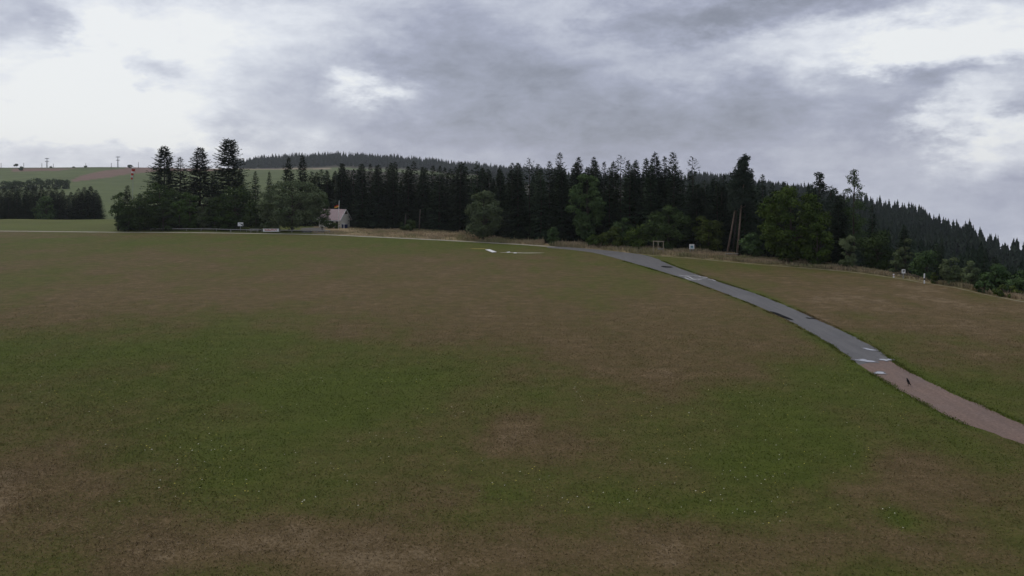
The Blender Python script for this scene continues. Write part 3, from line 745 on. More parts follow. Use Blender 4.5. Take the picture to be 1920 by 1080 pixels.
for row in range(4):
    px = 585 + row * 9
    while px < 1985:
        d = float(FOREST(px)) + 3.5 + row * (5.5 if px < 1330 else 9) + rg.uniform(-1.5, 1.5)
        if px > 1600 and row: d += (px > 1640) * 14 + row * 22 + rg.uniform(-6, 6)
        x = (px - 960) / FPX * d
        step = rg.uniform(3.2, 4.8) * FPX / d * (1 if px < 1600 else 1.15)
        ty = float(TOP0(px)) + rg.uniform(-5, 12) + (0 if row < 3 else -2)
        if px > 1330: ty += rg.uniform(-12, 8) - row * 5
        h = ztop(ty, d) - H(x, d)
        if 592 < px < 660 and d < 197: d += 8; x = (px - 960) / FPX * d; h = ztop(ty, d) - H(x, d)
        if px > 1600 and row: h = rg.uniform(10.5, 15.5)
        if px > 1600 and row and ztop(np.interp(px, [1600, 1620, 1700, 1800, 1920], [375, 385, 400, 425, 462]), d) < H(x, d) + h: h *= .8
        if h > 4 and all((x - a) ** 2 + (d - b) ** 2 > 3.5 for a, b in taken):
            place_tree(SPR[rg.randrange(6)], 'forest_spruce', x, d, h, row_label(px, row), 'spruce', zone(px).replace('dark spruce', 'spruces'), rg.uniform(0, 6.28), rg.uniform(1.0, 1.35) * (1 if px < 1600 else .85))
        px += step

# --- broad-leaved trees and shrubs along the forest front
leafy_at(906, 360, 147, 76, 'willow_tree', 'pale rounded willow standing out before the dark forest wall', 'willow', 'willow', 41, .05, n=9500, leaf=.3, lobes=60, lrf=.16, droop=.2)
leafy_at(1101, 322, 137, 84, 'birch_tree', 'tall loose green birch in front of the dark forest', 'birch', 'birch', 42, .06, n=12500, leaf=.30, lobes=110, lrf=.115, tall=-.7, ww=7, droop=.6, r0=.12)
leafy_at(1253, 388, 128, 92, 'beech_shrub', 'dense dark rounded tree behind the wooden frame', 'tree', 'dark_leaf', 43, .0, n=9000, leaf=.28, lobes=60, lrf=.17)
leafy_at(1329, 402, 124.5, 66, 'hazel_shrub', 'yellowish green bush left of the leaning pines', 'bush', 'yellow_leaf', 44, .03, n=6500, leaf=.27, lobes=46, lrf=.16)
leafy_at(1296, 400, 130, 50, 'hazel_shrub', 'mid green bush behind the white map sign', 'bush', 'maple', 45, .0, n=4500, leaf=.27, lobes=26)
leafy_at(1167, 408, 133, 44, 'hazel_shrub', 'fresh green bush right of the tall birch', 'bush', 'birch', 46, .0, n=4200, leaf=.27, lobes=26)
leafy_at(1150, 430, 131.5, 50, 'hazel_shrub', 'low yellow-green bush at the grass edge right of the birch', 'bush', 'yellow_leaf', 47, .0, n=3600, leaf=.26, lobes=22)
leafy_at(1118, 440, 133.5, 46, 'hazel_shrub', 'low dark green bush at the foot of the birch', 'bush', 'maple', 48, .0, n=3200, leaf=.26, lobes=22)
leafy_at(1196, 424, 130, 46, 'hazel_shrub', 'dull green bush left of the wooden frame', 'bush', 'maple', 49, .0, n=3600, leaf=.26, lobes=22)
leafy_at(1036, 428, 137, 22, 'hazel_shrub', 'small pale bush where the track meets the path', 'bush', 'birch', 50, .0, n=1500, leaf=.26, lobes=12, lrf=.32)
leafy_at(905, 428, 153, 22, 'hazel_shrub', 'tiny pale bush in the dry grass below the rounded willow', 'bush', 'yellow_leaf', 51, .0, n=1100, leaf=.24, lobes=10, lrf=.32)
leafy_at(764, 414, 172, 34, 'hazel_shrub', 'low dark bush at the forest foot right of the hut', 'bush', 'dark_leaf', 52, .0, n=2200, leaf=.28, lobes=16, lrf=.3)
leafy_at(1482, 352, 110, 138, 'maple_tree', 'large bright green maple right of the leaning pines', 'maple', 'maple', 53, .05, n=21000, leaf=.30, lobes=120, lrf=.125, limbs=14, ww=9)
leafy_at(1532, 418, 106.5, 66, 'maple_tree', 'smaller round maple in front of the large one', 'maple', 'maple', 54, .02, n=8500, leaf=.26, lobes=60, lrf=.15)
leafy_at(1408, 440, 115, 40, 'hazel_shrub', 'low dark bush between pines and large maple', 'bush', 'birch', 55, .0, n=3000, leaf=.25, lobes=20)
leafy_at(1588, 436, 102, 34, 'birch_sapling', 'pale whitish young birch right of the maples', 'birch', 'pale_leaf', 56, .06, n=2600, leaf=.22, lobes=24, lrf=.22, tall=1)
leafy_at(1645, 425, 103, 60, 'hazel_shrub', 'dark green round bush between two pale saplings', 'bush', 'dark_leaf', 57, .0, n=4200, leaf=.25, lobes=30)
leafy_at(1697, 446, 97, 30, 'birch_sapling', 'silvery sapling above the white parking sign', 'birch', 'pale_leaf', 58, .06, n=2300, leaf=.2, lobes=22, lrf=.22, tall=1)
leafy_at(1680, 470, 96.5, 28, 'birch_sapling', 'silvery sapling with a forked top behind the parking sign', 'birch', 'pale_leaf', 59, .04, n=1500, leaf=.2, lobes=16, lrf=.24)
leafy_at(1738, 472, 94, 48, 'hazel_shrub', 'mid green bush behind the striped post', 'bush', 'birch', 60, .0, n=3600, leaf=.22, lobes=26)
leafy_at(1752, 512, 89.5, 11, 'thuja_seedling', 'tiny cone-shaped green conifer just right of the striped post', 'conifer', 'yellow_leaf', 61, .0, n=700, leaf=.14, lobes=12, tall=1, lrf=.4)
leafy_at(1784, 484, 88, 38, 'hazel_shrub', 'pale green rounded bush right of the tiny conifer', 'bush', 'pale_leaf', 62, .0, n=3400, leaf=.2, lobes=26, lrf=.24)
leafy_at(1822, 490, 86, 30, 'hazel_shrub', 'pale green pointed bush, second right of the striped post', 'bush', 'pale_leaf', 63, .0, n=2800, leaf=.2, lobes=24, tall=-.5, lrf=.24)
leafy_at(1868, 500, 84, 46, 'hazel_shrub', 'dull green bush near the right picture border', 'bush', 'birch', 64, .0, n=3600, leaf=.21, lobes=26)
leafy_at(1915, 510, 81, 50, 'hazel_shrub', 'dull green bush cut by the right picture border', 'bush', 'birch', 65, .0, n=3600, leaf=.21, lobes=26)
leafy_at(1890, 536, 80, 60, 'hazel_shrub', 'low light green scrub at the grass edge far right', 'bush', 'yellow_leaf', 66, .0, n=3000, leaf=.18, lobes=26, lrf=.24)
leafy_at(1845, 528, 83, 40, 'hazel_shrub', 'low scrubby bush at the grass edge before the pointed bush', 'bush', 'birch', 67, .0, n=2000, leaf=.18, lobes=20)

# --- pines with bare trunks
def pine(seed, h, lean, crown0, w, n, mat='pine', bark='pine_bark', lobes=30, r0=.135, leaf=.30, lrf=.24):
    r = random.Random(seed); g = np.random.default_rng(seed); Lc = []
    for k in range(lobes):
        zz = crown0 + (h - crown0) * (k + r.random()) / lobes; f = (zz - crown0) / (h - crown0)
        ww = w / 2 * (.45 + .55 * math.sin(math.pi * min(1, f * .8 + .2))) * (1 - .5 * f)
        a = r.uniform(0, 6.28); q = r.uniform(.2, 1)
        Lc.append((lean * zz + math.cos(a) * ww * q, math.sin(a) * ww * q, zz, w * lrf * r.uniform(.5, 1.0) * (1 - .35 * f)))
    A = np.array(Lc); idx = g.choice(len(A), n, p=A[:, 3] ** 2 / (A[:, 3] ** 2).sum())
    v = g.normal(size=(n, 3)); v /= np.linalg.norm(v, axis=1)[:, None]
    O = A[idx, :3] + v * (A[idx, 3] * g.uniform(.3, 1.1, n))[:, None] * np.array([1, 1, .6])
    D = v * .7 + g.normal(size=(n, 3)) * .5; D /= np.linalg.norm(D, axis=1)[:, None]
    S = np.cross(D, g.normal(size=(n, 3))); S /= np.linalg.norm(S, axis=1)[:, None]
    L = leaf * g.uniform(.6, 1.4, n); V, F = kites(O, D, S, L, L * .45, L * .1)
    mb = MB(); mb.tube([(0, 0, -.4), (lean * h * .25 + .05, 0, h * .25), (lean * h * .5 - .04, .03, h * .5), (lean * h * .75, 0, h * .75), (lean * h, 0, h * .97)], [r0 * 1.25, r0, r0 * .85, r0 * .6, .03], 9)
    for q in r.sample(Lc, min(14, lobes)):
        z0 = max(crown0 * .9, q[2] - r.uniform(.3, 1.0)); mb.tube([(lean * z0, 0, z0), ((lean * z0 + q[0]) * .5, q[1] * .5, (z0 + q[2]) * .5), (q[0], q[1], q[2])], [r0 * .3, r0 * .2, .02], 5)
    return (mk_mesh('pine_crown', V, F, M[mat]), mb.mesh('pine_trunk', M[bark], True), h)
def pine_at(px, topy, d, lean, crown0f, w, label, seed, name='pine_tree', cat='pine', **kw):
    x = (px - 960) / FPX * d; h = ztop(topy, d) - H(x, d)
    place_tree(pine(seed, h, lean, h * crown0f, w, **kw), name, x, d, h, label, cat)
pine_at(1362, 291, 121, .195, .50, 4.6, 'tall pine leaning right on a long bare orange trunk, first of three', 71, n=6500)
pine_at(1381, 305, 120, .10, .52, 3.6, 'tall pine on a pale bare trunk, third of the three leaning', 72, n=4500)
pine_at(1373, 322, 124, .11, .55, 3.4, 'thinner darker pine trunk between the two leaning pines', 73, n=3000, r0=.13, bark='bark')
pine_at(1348, 345, 126, .05, .62, 3.0, 'short pine with dark crown just left of the leaning pines', 78, n=2400, r0=.12, bark='pale_bark')
pine_at(1536, 322, 118, .0, .30, 3.4, 'thin dark conifer with knobbly top above the maples', 74, n=3200, bark='bark', lobes=34, lrf=.24)
pine_at(1600, 317, 110, .01, .30, 4.6, 'tall feathery see-through larch right of the maples', 75, 'larch_tree', 'larch', n=3800, bark='bark', lobes=46, lrf=.17, leaf=.24, mat='birch')
pine_at(1557, 352, 116, .0, .15, 3.6, 'dark slim conifer between the knobbly conifer and the larch', 76, n=3600, bark='bark', lobes=40, lrf=.25)
# bare stems that show at the forest foot
def bare_stem(px, basey, topy, label, w=.13):
    x, d = flat(px, basey); h = ztop(topy, d)
    t = thing('bare_trunk', label, 'tree trunk', (x, d, H(x, d)), 0, None, 'bare stems at the forest foot')
    mb = MB(); mb.tube([(0, 0, -.2), (.08, 0, h * .5), (.25, 0, h)], [w * 1.2, w, w * .6], 7); mb.obj('trunk', M['pale_bark'], t, True)
    mb = MB(); rr = random.Random(px)
    for k in range(5):
        a = rr.uniform(0, 6.28); z = h * rr.uniform(.5, .97); mb.tube([(.1, 0, z), (.1 + math.cos(a) * .7, math.sin(a) * .7, z + rr.uniform(-.2, .3))], [.03, .01], 5)
    mb.obj('twig', M['bark'], t)
bare_stem(786, 432, 392, 'pale bare tree trunk at the forest foot, taller one right of the hut')
bare_stem(759, 430, 400, 'faint bare trunk left of the taller one at the forest foot', .09)

# --- forest beyond: one mass
def far_forest():
    g = np.random.default_rng(5); r = random.Random(6)
    def spire(seed, layers, arms, R):
        q = random.Random(seed); O, D, S, L, W, G = [], [], [], [], [], []
        for k in range(layers):
            f = (k + .3) / layers; z = .09 + .90 * f; env = R * (1 - f) ** .8 + .012
            a0 = q.uniform(0, 6.28)
            for j in range(arms):
                a = a0 + 6.283 * j / arms + q.uniform(-.25, .25); e = env * q.uniform(.7, 1.25); dz = -1.35 + .45 * f
                dv = -max(-dz * e, 1.6 * .9 / layers) / e
                O.append((0, 0, z + .03)); D.append((math.cos(a), math.sin(a), dv * q.uniform(.75, 1.2))); tw = q.uniform(-.5, .5)
                S.append((-math.sin(a) * math.cos(tw), math.cos(a) * math.cos(tw), math.sin(tw))); L.append(e * 1.05); W.append(e * 8.5 / arms + .01); G.append(e * .1)
        for a in (0, 1.57): O.append((0, 0, .9)); D.append((0, 0, 1)); S.append((math.cos(a), math.sin(a), 0)); L.append(.12); W.append(.025); G.append(0)
        return kites(O, D, S, L, W, G)[0]
    near = [spire(300 + i, 17, 10, [.14, .12, .155][i]) for i in range(3)]
    mid = [spire(310 + i, 10, 6, [.135, .12, .15][i]) for i in range(3)]
    pts = []
    def scatter(px0, px1, d0f, d1f, cell, hlo, hhi, lod):
        dmin, dmax = d0f(np.array([px0, (px0 + px1) / 2, px1])).min(), d1f(np.array([px0, (px0 + px1) / 2, px1])).max()
        n = int((px1 - px0) / FPX * (dmax ** 2 - dmin ** 2) / 2 / cell ** 2)
        d = np.sqrt(g.uniform(dmin ** 2, dmax ** 2, n)); px = g.uniform(px0, px1, n)
        ok = (d > d0f(px)) & (d < d1f(px)); d, px = d[ok], px[ok]
        for a, b in zip(px, d): pts.append((a, b, g.uniform(hlo, hhi), lod))
    c = lambda L: curve(L)
    # wood behind the forest front
    scatter(590, 1320, lambda p: FOREST(p) + 27, lambda p: FOREST(p) + 60, 5.6, 9, 13.5, 0)
    # wooded slope at the right
    back = lambda p: np.interp(p, [1290, 1370, 1500, 1620, 1700, 1800, 1920, 2100], [1180, 1160, 880, 660, 600, 500, 400, 330])
    scatter(1310, 2080, lambda p: FOREST(p) + np.where(p > 1600, 45, 38), lambda p: np.minimum(back(p), 330), 3.9, 9, 16, 0)
    scatter(1290, 2080, lambda p: p * 0 + 330, back, 4.8, 12, 20, 1)
    scatter(900, 1310, lambda p: p * 0 + 1000, lambda p: p * 0 + 1200, 11, 12, 17, 1)
    # wooded hill behind the hut
    scatter(440, 1060, lambda p: p * 0 + 1420, lambda p: p * 0 + 1660, 7.5, 10, 20, 1)
    Vs, base = [], 0
    for px, d, h, lod in pts:
        x = (px - 960) / FPX * d; z = H(x, d)
        if d < 260 and px < 1320: h = min(h, ztop(TOP0(px) + r.uniform(0, 8), d) - z)
        if h < 3: continue
        P = (near if lod == 0 else mid)[r.randrange(3)]; a = r.uniform(0, 6.28); ca, sa = math.cos(a) * h, math.sin(a) * h
        h *= r.choice((.7, .85, 1, 1, 1.08)) if d > 260 else 1; fat = r.uniform(.95, 1.6); ca *= fat; sa *= fat
        Vs.append(np.stack([P[:, 0] * ca - P[:, 1] * sa + x, P[:, 0] * sa + P[:, 1] * ca + d, P[:, 2] * h + z], 1))
    V = np.concatenate(Vs); F = np.arange(len(V)).reshape(-1, 4)
    o = obj('far_forest', mk_mesh('far_forest', V, F, M['spruce_far']))
    tag(o, 'dark conifer forest covering the hills in the distance', 'forest', None, 'stuff')
    print('far forest trees', len(Vs), 'tris', len(F) * 2)
far_forest()

# --- hedge and single trees on the far hillside
g_ = 'single small trees on the far-left horizon'
def crest(px, d=900): x = (px - 960) / FPX * d; return x, d, H(x, d)
for i, (px, ty, w, d, nm, lb, kw) in enumerate([
        (30, 307.5, 8, 905, 'field_tree', 'tiny umbrella-shaped tree on the horizon, farthest left', dict(basef=.45)),
        (39, 311.5, 8, 840, 'field_bush', 'small round grey bush standing just below the horizon line', dict(basef=.0)),
        (95, 312, 4, 900, 'field_bush', 'tiny dark dot of a bush right of the first pylon', dict(basef=.2)),
        (138, 312.5, 4, 890, 'field_bush', 'tiny dark bush on the horizon between the two pylons, left one', dict(basef=.1)),
        (160.5, 310.8, 6, 890, 'field_tree', 'small round tree on the horizon between the two pylons, right one', dict(basef=.15)),
        (244.5, 308.5, 8, 890, 'field_bush', 'dark bush on the horizon above the windsock', dict(basef=.0))]):
    leafy_at(px, ty, d, w, nm, lb, 'tree' if 'tree' in nm else 'bush', 'dark_leaf', 80 + i, n=420, leaf=.9, lobes=10, lrf=.33, limbs=4, group=g_, **kw)
for i, (px, ty, w, d) in enumerate([(-8, 345, 26, 560), (12, 341, 24, 565), (32, 341, 24, 570), (52, 339, 24, 575), (68, 335, 26, 580), (86, 337, 26, 585), (104, 337, 24, 588), (121, 337, 18, 590)]):
    lb = 'leafy clump of the dim hedge across the far-left hillside'
    if px == 121: lb = 'last clump at the right end of the dim hillside hedge'
    if px == 68: lb = 'highest clump of the dim hedge across the hillside'
    leafy_at(px, ty, d, w, 'hedge_clump', lb, 'hedge', 'dark_leaf', 90 + i, .0, n=900, leaf=.9, lobes=18, lrf=.32, limbs=3, group='clumps of the hillside hedge', ww=8)

# ------------------------------------------------------------------ things on the far horizon
def pylon(px, topy, lb):
    d = 895; x, _, z = crest(px, d); h = ztop(topy, d) - z
    t = thing('power_pylon', lb, 'pylon', (x, d, z), 0, None, 'power pylons on the far-left horizon')
    mb = MB(); mb.tube([(-.55, 0, -.3), (-.2, 0, h * .6), (-.1, 0, h)], [.32, .28, .24], 6); mb.tube([(.55, 0, -.3), (.2, 0, h * .6), (.1, 0, h)], [.32, .28, .24], 6)
    for k in range(6): z0 = h * k / 6; q = .5 * (1 - k / 6.5); mb.tube([(-q, 0, z0), (q * .8, 0, z0 + h / 6)], [.08, .08], 4)
    mb.obj('mast', M['metal'], t)
    for zf, w in ((.93, 2.2), (.64, 1.9)):
        mb = MB(); mb.box(-w, w, -.2, .2, h * zf - .32, h * zf + .32); a = mb.obj('crossarm', M['metal'], t)
        for sx in (-w + .15, -w * .5, w * .5, w - .15):
            mb = MB(); mb.tube([(sx, 0, h * zf + .32), (sx, 0, h * zf + .85)], [.2, .16], 6); mb.obj('insulator', M['white'], a)
pylon(88, 296, 'grey twin-arm power pylon on the horizon, left one')
pylon(221, 293, 'grey twin-arm power pylon on the horizon, right one near the spruces')
for px, ty, lb in [(2, 306, 'thin pole at the left picture border on the horizon'), (44.5, 305.5, 'thin pole right of the round grey bush'), (78.5, 306.5, 'thin pole just left of the first pylon'),
                   (100, 307, 'thin pole right of the first pylon'), (160.8, 306.5, 'thin pole behind the small round tree'), (208.7, 305.5, 'thin pole left of the second pylon'), (259.5, 304.5, 'thin pole right of the bush above the windsock')]:
    x, d, z = crest(px, 900); h = ztop(ty, 900) - z
    t = thing('line_pole', lb, 'pole', (x, d, z), 0, None, 'thin poles along the far-left horizon')
    mb = MB(); mb.tube([(0, 0, -.3), (0, 0, h)], [.3, .22], 6); mb.obj('shaft', M['darkwood'], t)
    mb = MB(); mb.box(-.5, .5, -.08, .08, h * .93, h * .97); mb.obj('crossarm', M['darkwood'], t)

# windsock behind the garden hedge
def windsock():
    d = 196; x = (245.5 - 960) / FPX * d; z0 = H(x, d); zt = ztop(317, d)
    t = thing('windsock', 'limp red and white windsock on a thin pole behind the hedge', 'windsock', (x, d, z0))
    mb = MB(); mb.tube([(.15, 0, -.3), (.62, 0, zt - z0 + .15)], [.05, .035], 7); mb.obj('pole', M['metal'], t)
    mb = MB(); n = 14
    for k in range(n):
        a, b = 6.283 * k / n, 6.283 * (k + 1) / n; mb.tube([(.62 + .42 * math.cos(a), .42 * math.sin(a), zt - z0), (.62 + .42 * math.cos(b), .42 * math.sin(b), zt - z0)], [.025, .025], 5)
    mb.obj('hoop', M['metal'], t)
    L = 2.55; bands = 5; rr = [.42, .36, .30, .26, .22, .18]; wob = [0, -.10, -.22, -.30, -.38, -.46]
    for k in range(bands):
        mb = MB(); P, R = [], []
        for q in range(5):
            f = (k + q / 4) / bands; i = min(4, int(f * 5)); u = f * 5 - i
            P.append((.62 + wob[i] * (1 - u) + wob[i + 1] * u, .05 * math.sin(f * 9), zt - z0 - f * L)); R.append(rr[i] * (1 - u) + rr[i + 1] * u + .015 * math.sin(q * 2 + k))
        mb.tube(P, R, 12, False); mb.obj('sleeve_band', M['fabric_red' if k % 2 == 0 else 'fabric_white'], t, True)
windsock()

# ------------------------------------------------------------------ hut, flag, fence and signs at the far edge
def hut():
    d = 186; x = (627 - 960) / FPX * d; z = H(x, d)
    t = thing('hut', 'small cream hut with faded red roof half hidden by the willow', 'hut', (x, d, z), math.radians(-24))
    Lx, Ly, hw, hr = 3.05, 1.75, 2.15, 4.05     # half length, half depth, eave and ridge height
    mb = MB(); mb.add([(-Lx, -Ly, -.2), (Lx, -Ly, -.2), (Lx, Ly, -.2), (-Lx, Ly, -.2), (-Lx, -Ly, hw), (Lx, -Ly, hw), (Lx, Ly, hw), (-Lx, Ly, hw)],
                      [(0, 1, 5, 4), (1, 2, 6, 5), (2, 3, 7, 6), (3, 0, 4, 7)]); mb.obj('wall', M['cream'], t)
    for sx in (-1, 1):
        mb = MB(); X0, X1 = sx * (Lx - .12), sx * (Lx + .02)
        mb.add([(X0, -Ly, hw), (X0, Ly, hw), (X0, 0, hr - .08), (X1, -Ly, hw), (X1, Ly, hw), (X1, 0, hr - .08)], [(0, 1, 2), (3, 5, 4), (0, 3, 4, 1), (1, 4, 5, 2), (2, 5, 3, 0)])
        mb.obj('gable', M['cream'], t)
        for k in range(5):
            y0 = -.62 + k * .25; mb = MB(); zz = hr - .15 - abs(y0 + .12) * (hr - hw) / Ly
            mb.box(min(X1, X1 + sx * .04), max(X1, X1 + sx * .04), y0, y0 + .23, hr - 1.0, max(hr - .95, zz)); mb.obj('gable_board', M['darkwood'], t)
    for sy in (-1, 1):
        mb = MB(); ov, th = .22, .09; sl = (hr - hw) / Ly; y1 = Ly + .5; ze = hr - sl * y1
        mb.add([(-Lx - ov, 0, hr), (Lx + ov, 0, hr), (Lx + ov, sy * y1, ze), (-Lx - ov, sy * y1, ze), (-Lx - ov, 0, hr + th), (Lx + ov, 0, hr + th), (Lx + ov, sy * y1, ze + th), (-Lx - ov, sy * y1, ze + th)],
               [(0, 1, 2, 3), (4, 7, 6, 5), (0, 4, 5, 1), (1, 5, 6, 2), (2, 6, 7, 3), (3, 7, 4, 0)])
        o = mb.obj('roof', M['roof'], t)
        mb = MB(); mb.box(-Lx - ov, Lx + ov, sy * y1 - .03, sy * y1 + .03, ze - .12, ze + .06); mb.obj('gutter', M['white'], o)
        for sx in (-1, 1):
            mb = MB(); X = sx * (Lx + ov + .02); mb.add([(X - .03, 0, hr - .12), (X + .03, 0, hr - .12), (X + .03, sy * y1, ze - .12), (X - .03, sy * y1, ze - .12), (X - .03, 0, hr + .12), (X + .03, 0, hr + .12), (X + .03, sy * y1, ze + .12), (X - .03, sy * y1, ze + .12)],
                           [(0, 1, 2, 3), (4, 7, 6, 5), (0, 4, 5, 1), (1, 5, 6, 2), (2, 6, 7, 3), (3, 7, 4, 0)]); mb.obj('bargeboard', M['white'], o)
    for xx in (-2.1, -.7, .7):
        mb = MB(); mb.box(xx - .45, xx + .45, -Ly - .05, -Ly - .002, .9, 1.85); w = mb.obj('window', M['white'], t)
        mb = MB(); mb.box(xx - .37, xx + .37, -Ly - .06, -Ly - .052, .98, 1.77); mb.obj('pane', M['glass'], w)
    mb = MB(); mb.box(1.7, 2.5, -Ly - .06, -Ly - .002, 0, 1.95); w = mb.obj('door', M['darkwood'], t)
    mb = MB(); mb.tube([(1.82, -Ly - .07, 1.0), (1.82, -Ly - .14, 1.0), (1.94, -Ly - .14, 1.0)], [.02, .02, .02], 6); mb.obj('handle', M['metal'], w)
    mb = MB(); mb.box(-2.0, -1.7, .3, .6, hr - .6, hr + .55); mb.obj('chimney', M['darkwood'], t)
hut()
def prop_box():
    x, d = (643.5 - 960) / FPX * 181.6, 181.6
    t = thing('storage_bin', 'dark blue storage bin against the hut gable', 'bin', (x + .35, d, H(x, d)), math.radians(-24))
    mb = MB(); mb.box(-.55, .55, -.35, .35, 0, .72); mb.obj('body', M['bluebox'], t)
    mb = MB(); mb.box(-.6, .6, -.4, .4, .722, .82); mb.obj('lid', M['bluebox'], t)
    t = thing('downpipe_post', 'short white post in front of the hut gable', 'post', ((645 - 960) / FPX * 180, 180, 0))
    mb = MB(); mb.tube([(0, 0, -.2), (0, 0, 1.2)], [.07, .07], 8); mb.obj('shaft', M['white'], t); mb = MB(); mb.tube([(0, 0, 1.2), (0, 0, 1.27)], [.09, .06], 8); mb.obj('cap', M['white'], t)
    for i, (px, w, h, lb) in enumerate([(619, 2.0, 1.5, 'dark green shrub under the hut eave beside the willow'), (630, 1.7, 1.25, 'low dark shrub under the hut windows by the flagpole')]):
        x = (px - 960) / FPX * 180.5; place_tree(leafy(130 + i, h, w, 0, M['thuja'], M['bark'], n=1400, leaf=.2, lobes=14, lrf=.32), 'hut_shrub', x, 180.5, h, lb, 'shrub')
prop_box()
def flagpole():
    d = 177; x = (634.3 - 960) / FPX * d; h = ztop(377, d)
    t = thing('flagpole', 'white flagpole with red and gold flag before the hut', 'flagpole', (x, d, H(x, d)))
    mb = MB(); mb.tube([(0, 0, -.3), (.06, 0, h * .5), (.2, 0, h)], [.07, .06, .045], 8); mb.obj('pole', M['white'], t, True)
    mb = MB(); mb.tube([(.2, 0, h), (.2, 0, h + .12)], [.07, .03], 8); mb.obj('finial', M['white'], t)
    n = 9; zt = h - .62
    for name, a, b, mat in (('flag_stripe', 0, .26, 'black'), ('flag_stripe', .26, .6, 'flag_red'), ('flag_stripe', .6, 1, 'flag_gold')):
        V, F = [], []
        for i in range(n):
            u = i / (n - 1); xx = .16 - u * 1.05; yy = .10 * math.sin(u * 7)
            for f in (a, b): V.append((xx + .04 * math.sin(f * 3), yy + .05 * f, zt - f * (.75 - .12 * u) - u * .30 + .05 * math.sin(u * 6)))
        V += [(p[0], p[1] + .02, p[2]) for p in V]; m2 = 2 * n
        for i in range(n - 1):
            F.append((2 * i, 2 * i + 1, 2 * i + 3, 2 * i + 2)); F.append((m2 + 2 * i, m2 + 2 * i + 2, m2 + 2 * i + 3, m2 + 2 * i + 1))
        obj(name, mk_mesh('flag_stripe', V, F, M[mat], True), t)
flagpole()
def fence(pts, lb, post_h=.62, gap=2.9, name='rail_fence', mat='greywood'):
    x0, d0 = pts[0]; t = thing(name, lb, 'fence', (x0, d0, H(x0, d0)))
    S = smooth_line(pts, gap); rr = random.Random(3)
    P = [(p.x - x0, p.y - d0, H(p.x, p.y) - H(x0, d0)) for p in S]; tops = [post_h * rr.uniform(.86, 1.06) for _ in P]
    for p, h in zip(P, tops):
        mb = MB(); mb.tube([(p[0], p[1], p[2] - .2), (p[0], p[1], p[2] + h)], [.07, .06], 7); mb.obj('post', M[mat], t)
    for (p, h), (q, k) in zip(zip(P, tops), list(zip(P, tops))[1:]):
        mb = MB(); a, b = Vector((p[0], p[1] - .1, p[2] + h - .12)), Vector((q[0], q[1] - .1, q[2] + k - .12)); mb.tube([a, b], [.085, .075], 7); mb.obj('rail', M[mat], t)
pp = lambda px, d: ((px - 960) / FPX * d, d)
fence([pp(283, 174), pp(350, 173), pp(432, 170.5), pp(490, 169)], 'low pale wooden rail fence before the garden hedge')
fence([pp(525, 168), pp(570, 167), pp(618, 166)], 'low wooden rail fence under the big willow')
fence([pp(1676, 96), pp(1700, 94.5), pp(1722, 92.6)], 'short low dark fence by the white parking sign', .45, 1.4, 'rail_fence', 'bark')
def board_sign(px, basey, w, h, zb, lb, name='sign', face='white', posts=(0,), rot=0, mark=None, border=None, d=None):
    x, dd = flat(px, basey); d = d or dd; x = (px - 960) / FPX * d
    t = thing(name, lb, 'sign', (x, d, H(x, d)), rot)
    for q in posts:
        mb = MB(); mb.tube([(q, .05, -.25), (q, .05, zb + h)], [.045, .045], 7); mb.obj('post', M['metal'], t)
    mb = MB(); mb.box(-w / 2, w / 2, -.035, -.0, zb, zb + h); mb.obj('panel', M[face], t)
    for i, (x0, x1, z0, z1, mt) in enumerate(mark or []):
        mb = MB(); mb.box(x0, x1, -.045, -.037, zb + z0, zb + z1); mb.obj('print', M[mt], t)
board_sign(451, 434, 1.15, .78, 1.15, 'small white sign with dark lettering against the dark hedge', posts=(0,), d=170.5, mark=[(.05, .52, .26, .48, 'black'), (.3, .54, .05, .2, 'black'), (-.3, .1, .56, .62, 'black')])
def banner():
    d = 167.2; x = (508 - 960) / FPX * d
    t = thing('banner_board', 'long low white banner with red lettering at the field edge', 'banner', (x, d, 0))
    for q in (-1.25, 0, 1.25):
        mb = MB(); mb.tube([(q, .06, -.2), (q, .06, .75)], [.04, .04], 6); mb.obj('post', M['wood'], t)
    mb = MB(); mb.box(-1.68, 1.68, -.03, .01, .2, .82); mb.obj('panel', M['white'], t)
    rr = random.Random(8)
    for z0, z1 in ((.60, .76), (.38, .54)):
        q = -1.3
        while q < 1.25:
            w = rr.uniform(.05, .11); mb = MB(); mb.box(q, q + w, -.04, -.032, z0, z1 - rr.choice((0, 0, .05))); mb.obj('letter', M['red'], t); q += w + rr.choice((.03, .03, .03, .1))
banner()
def picnic_table(px, d, lb, s=1.0):
    x = (px - 960) / FPX * d; t = thing('picnic_table', lb, 'table', (x, d, 0), .1, (s, s, s))
    for k in range(4): mb = MB(); mb.box(-.95, .95, -.36 + k * .18, -.20 + k * .18, .72, .76); mb.obj('plank', M['greywood'], t)
    for sy in (-.68, .68): mb = MB(); mb.box(-.95, .95, sy - .13, sy + .13, .42, .46); mb.obj('seat', M['greywood'], t)
    for sx in (-.65, .65):
        for sy in (-1, 1): mb = MB(); mb.tube([(sx, sy * .62, -.05), (sx, sy * .22, .72)], [.045, .045], 4); mb.obj('leg', M['greywood'], t)
        mb = MB(); mb.box(sx - .03, sx + .03, -.75, .75, .36, .418); mb.obj('beam', M['greywood'], t)
picnic_table(477, 167.5, 'grey wooden picnic table left of the red-lettered banner')
tx, td = flat(433, 437.5)
t = thing('marker_stake', 'short pale stake on the grass before the rail fence', 'stake', (tx, td, 0)); mb = MB(); mb.tube([(0, 0, -.1), (0, 0, .5)], [.06, .05], 7); mb.obj('shaft', M['greywood'], t); mb = MB(); mb.tube([(0, 0, .5), (0, 0, .58)], [.05, .01], 7); mb.obj('tip', M['white'], t)

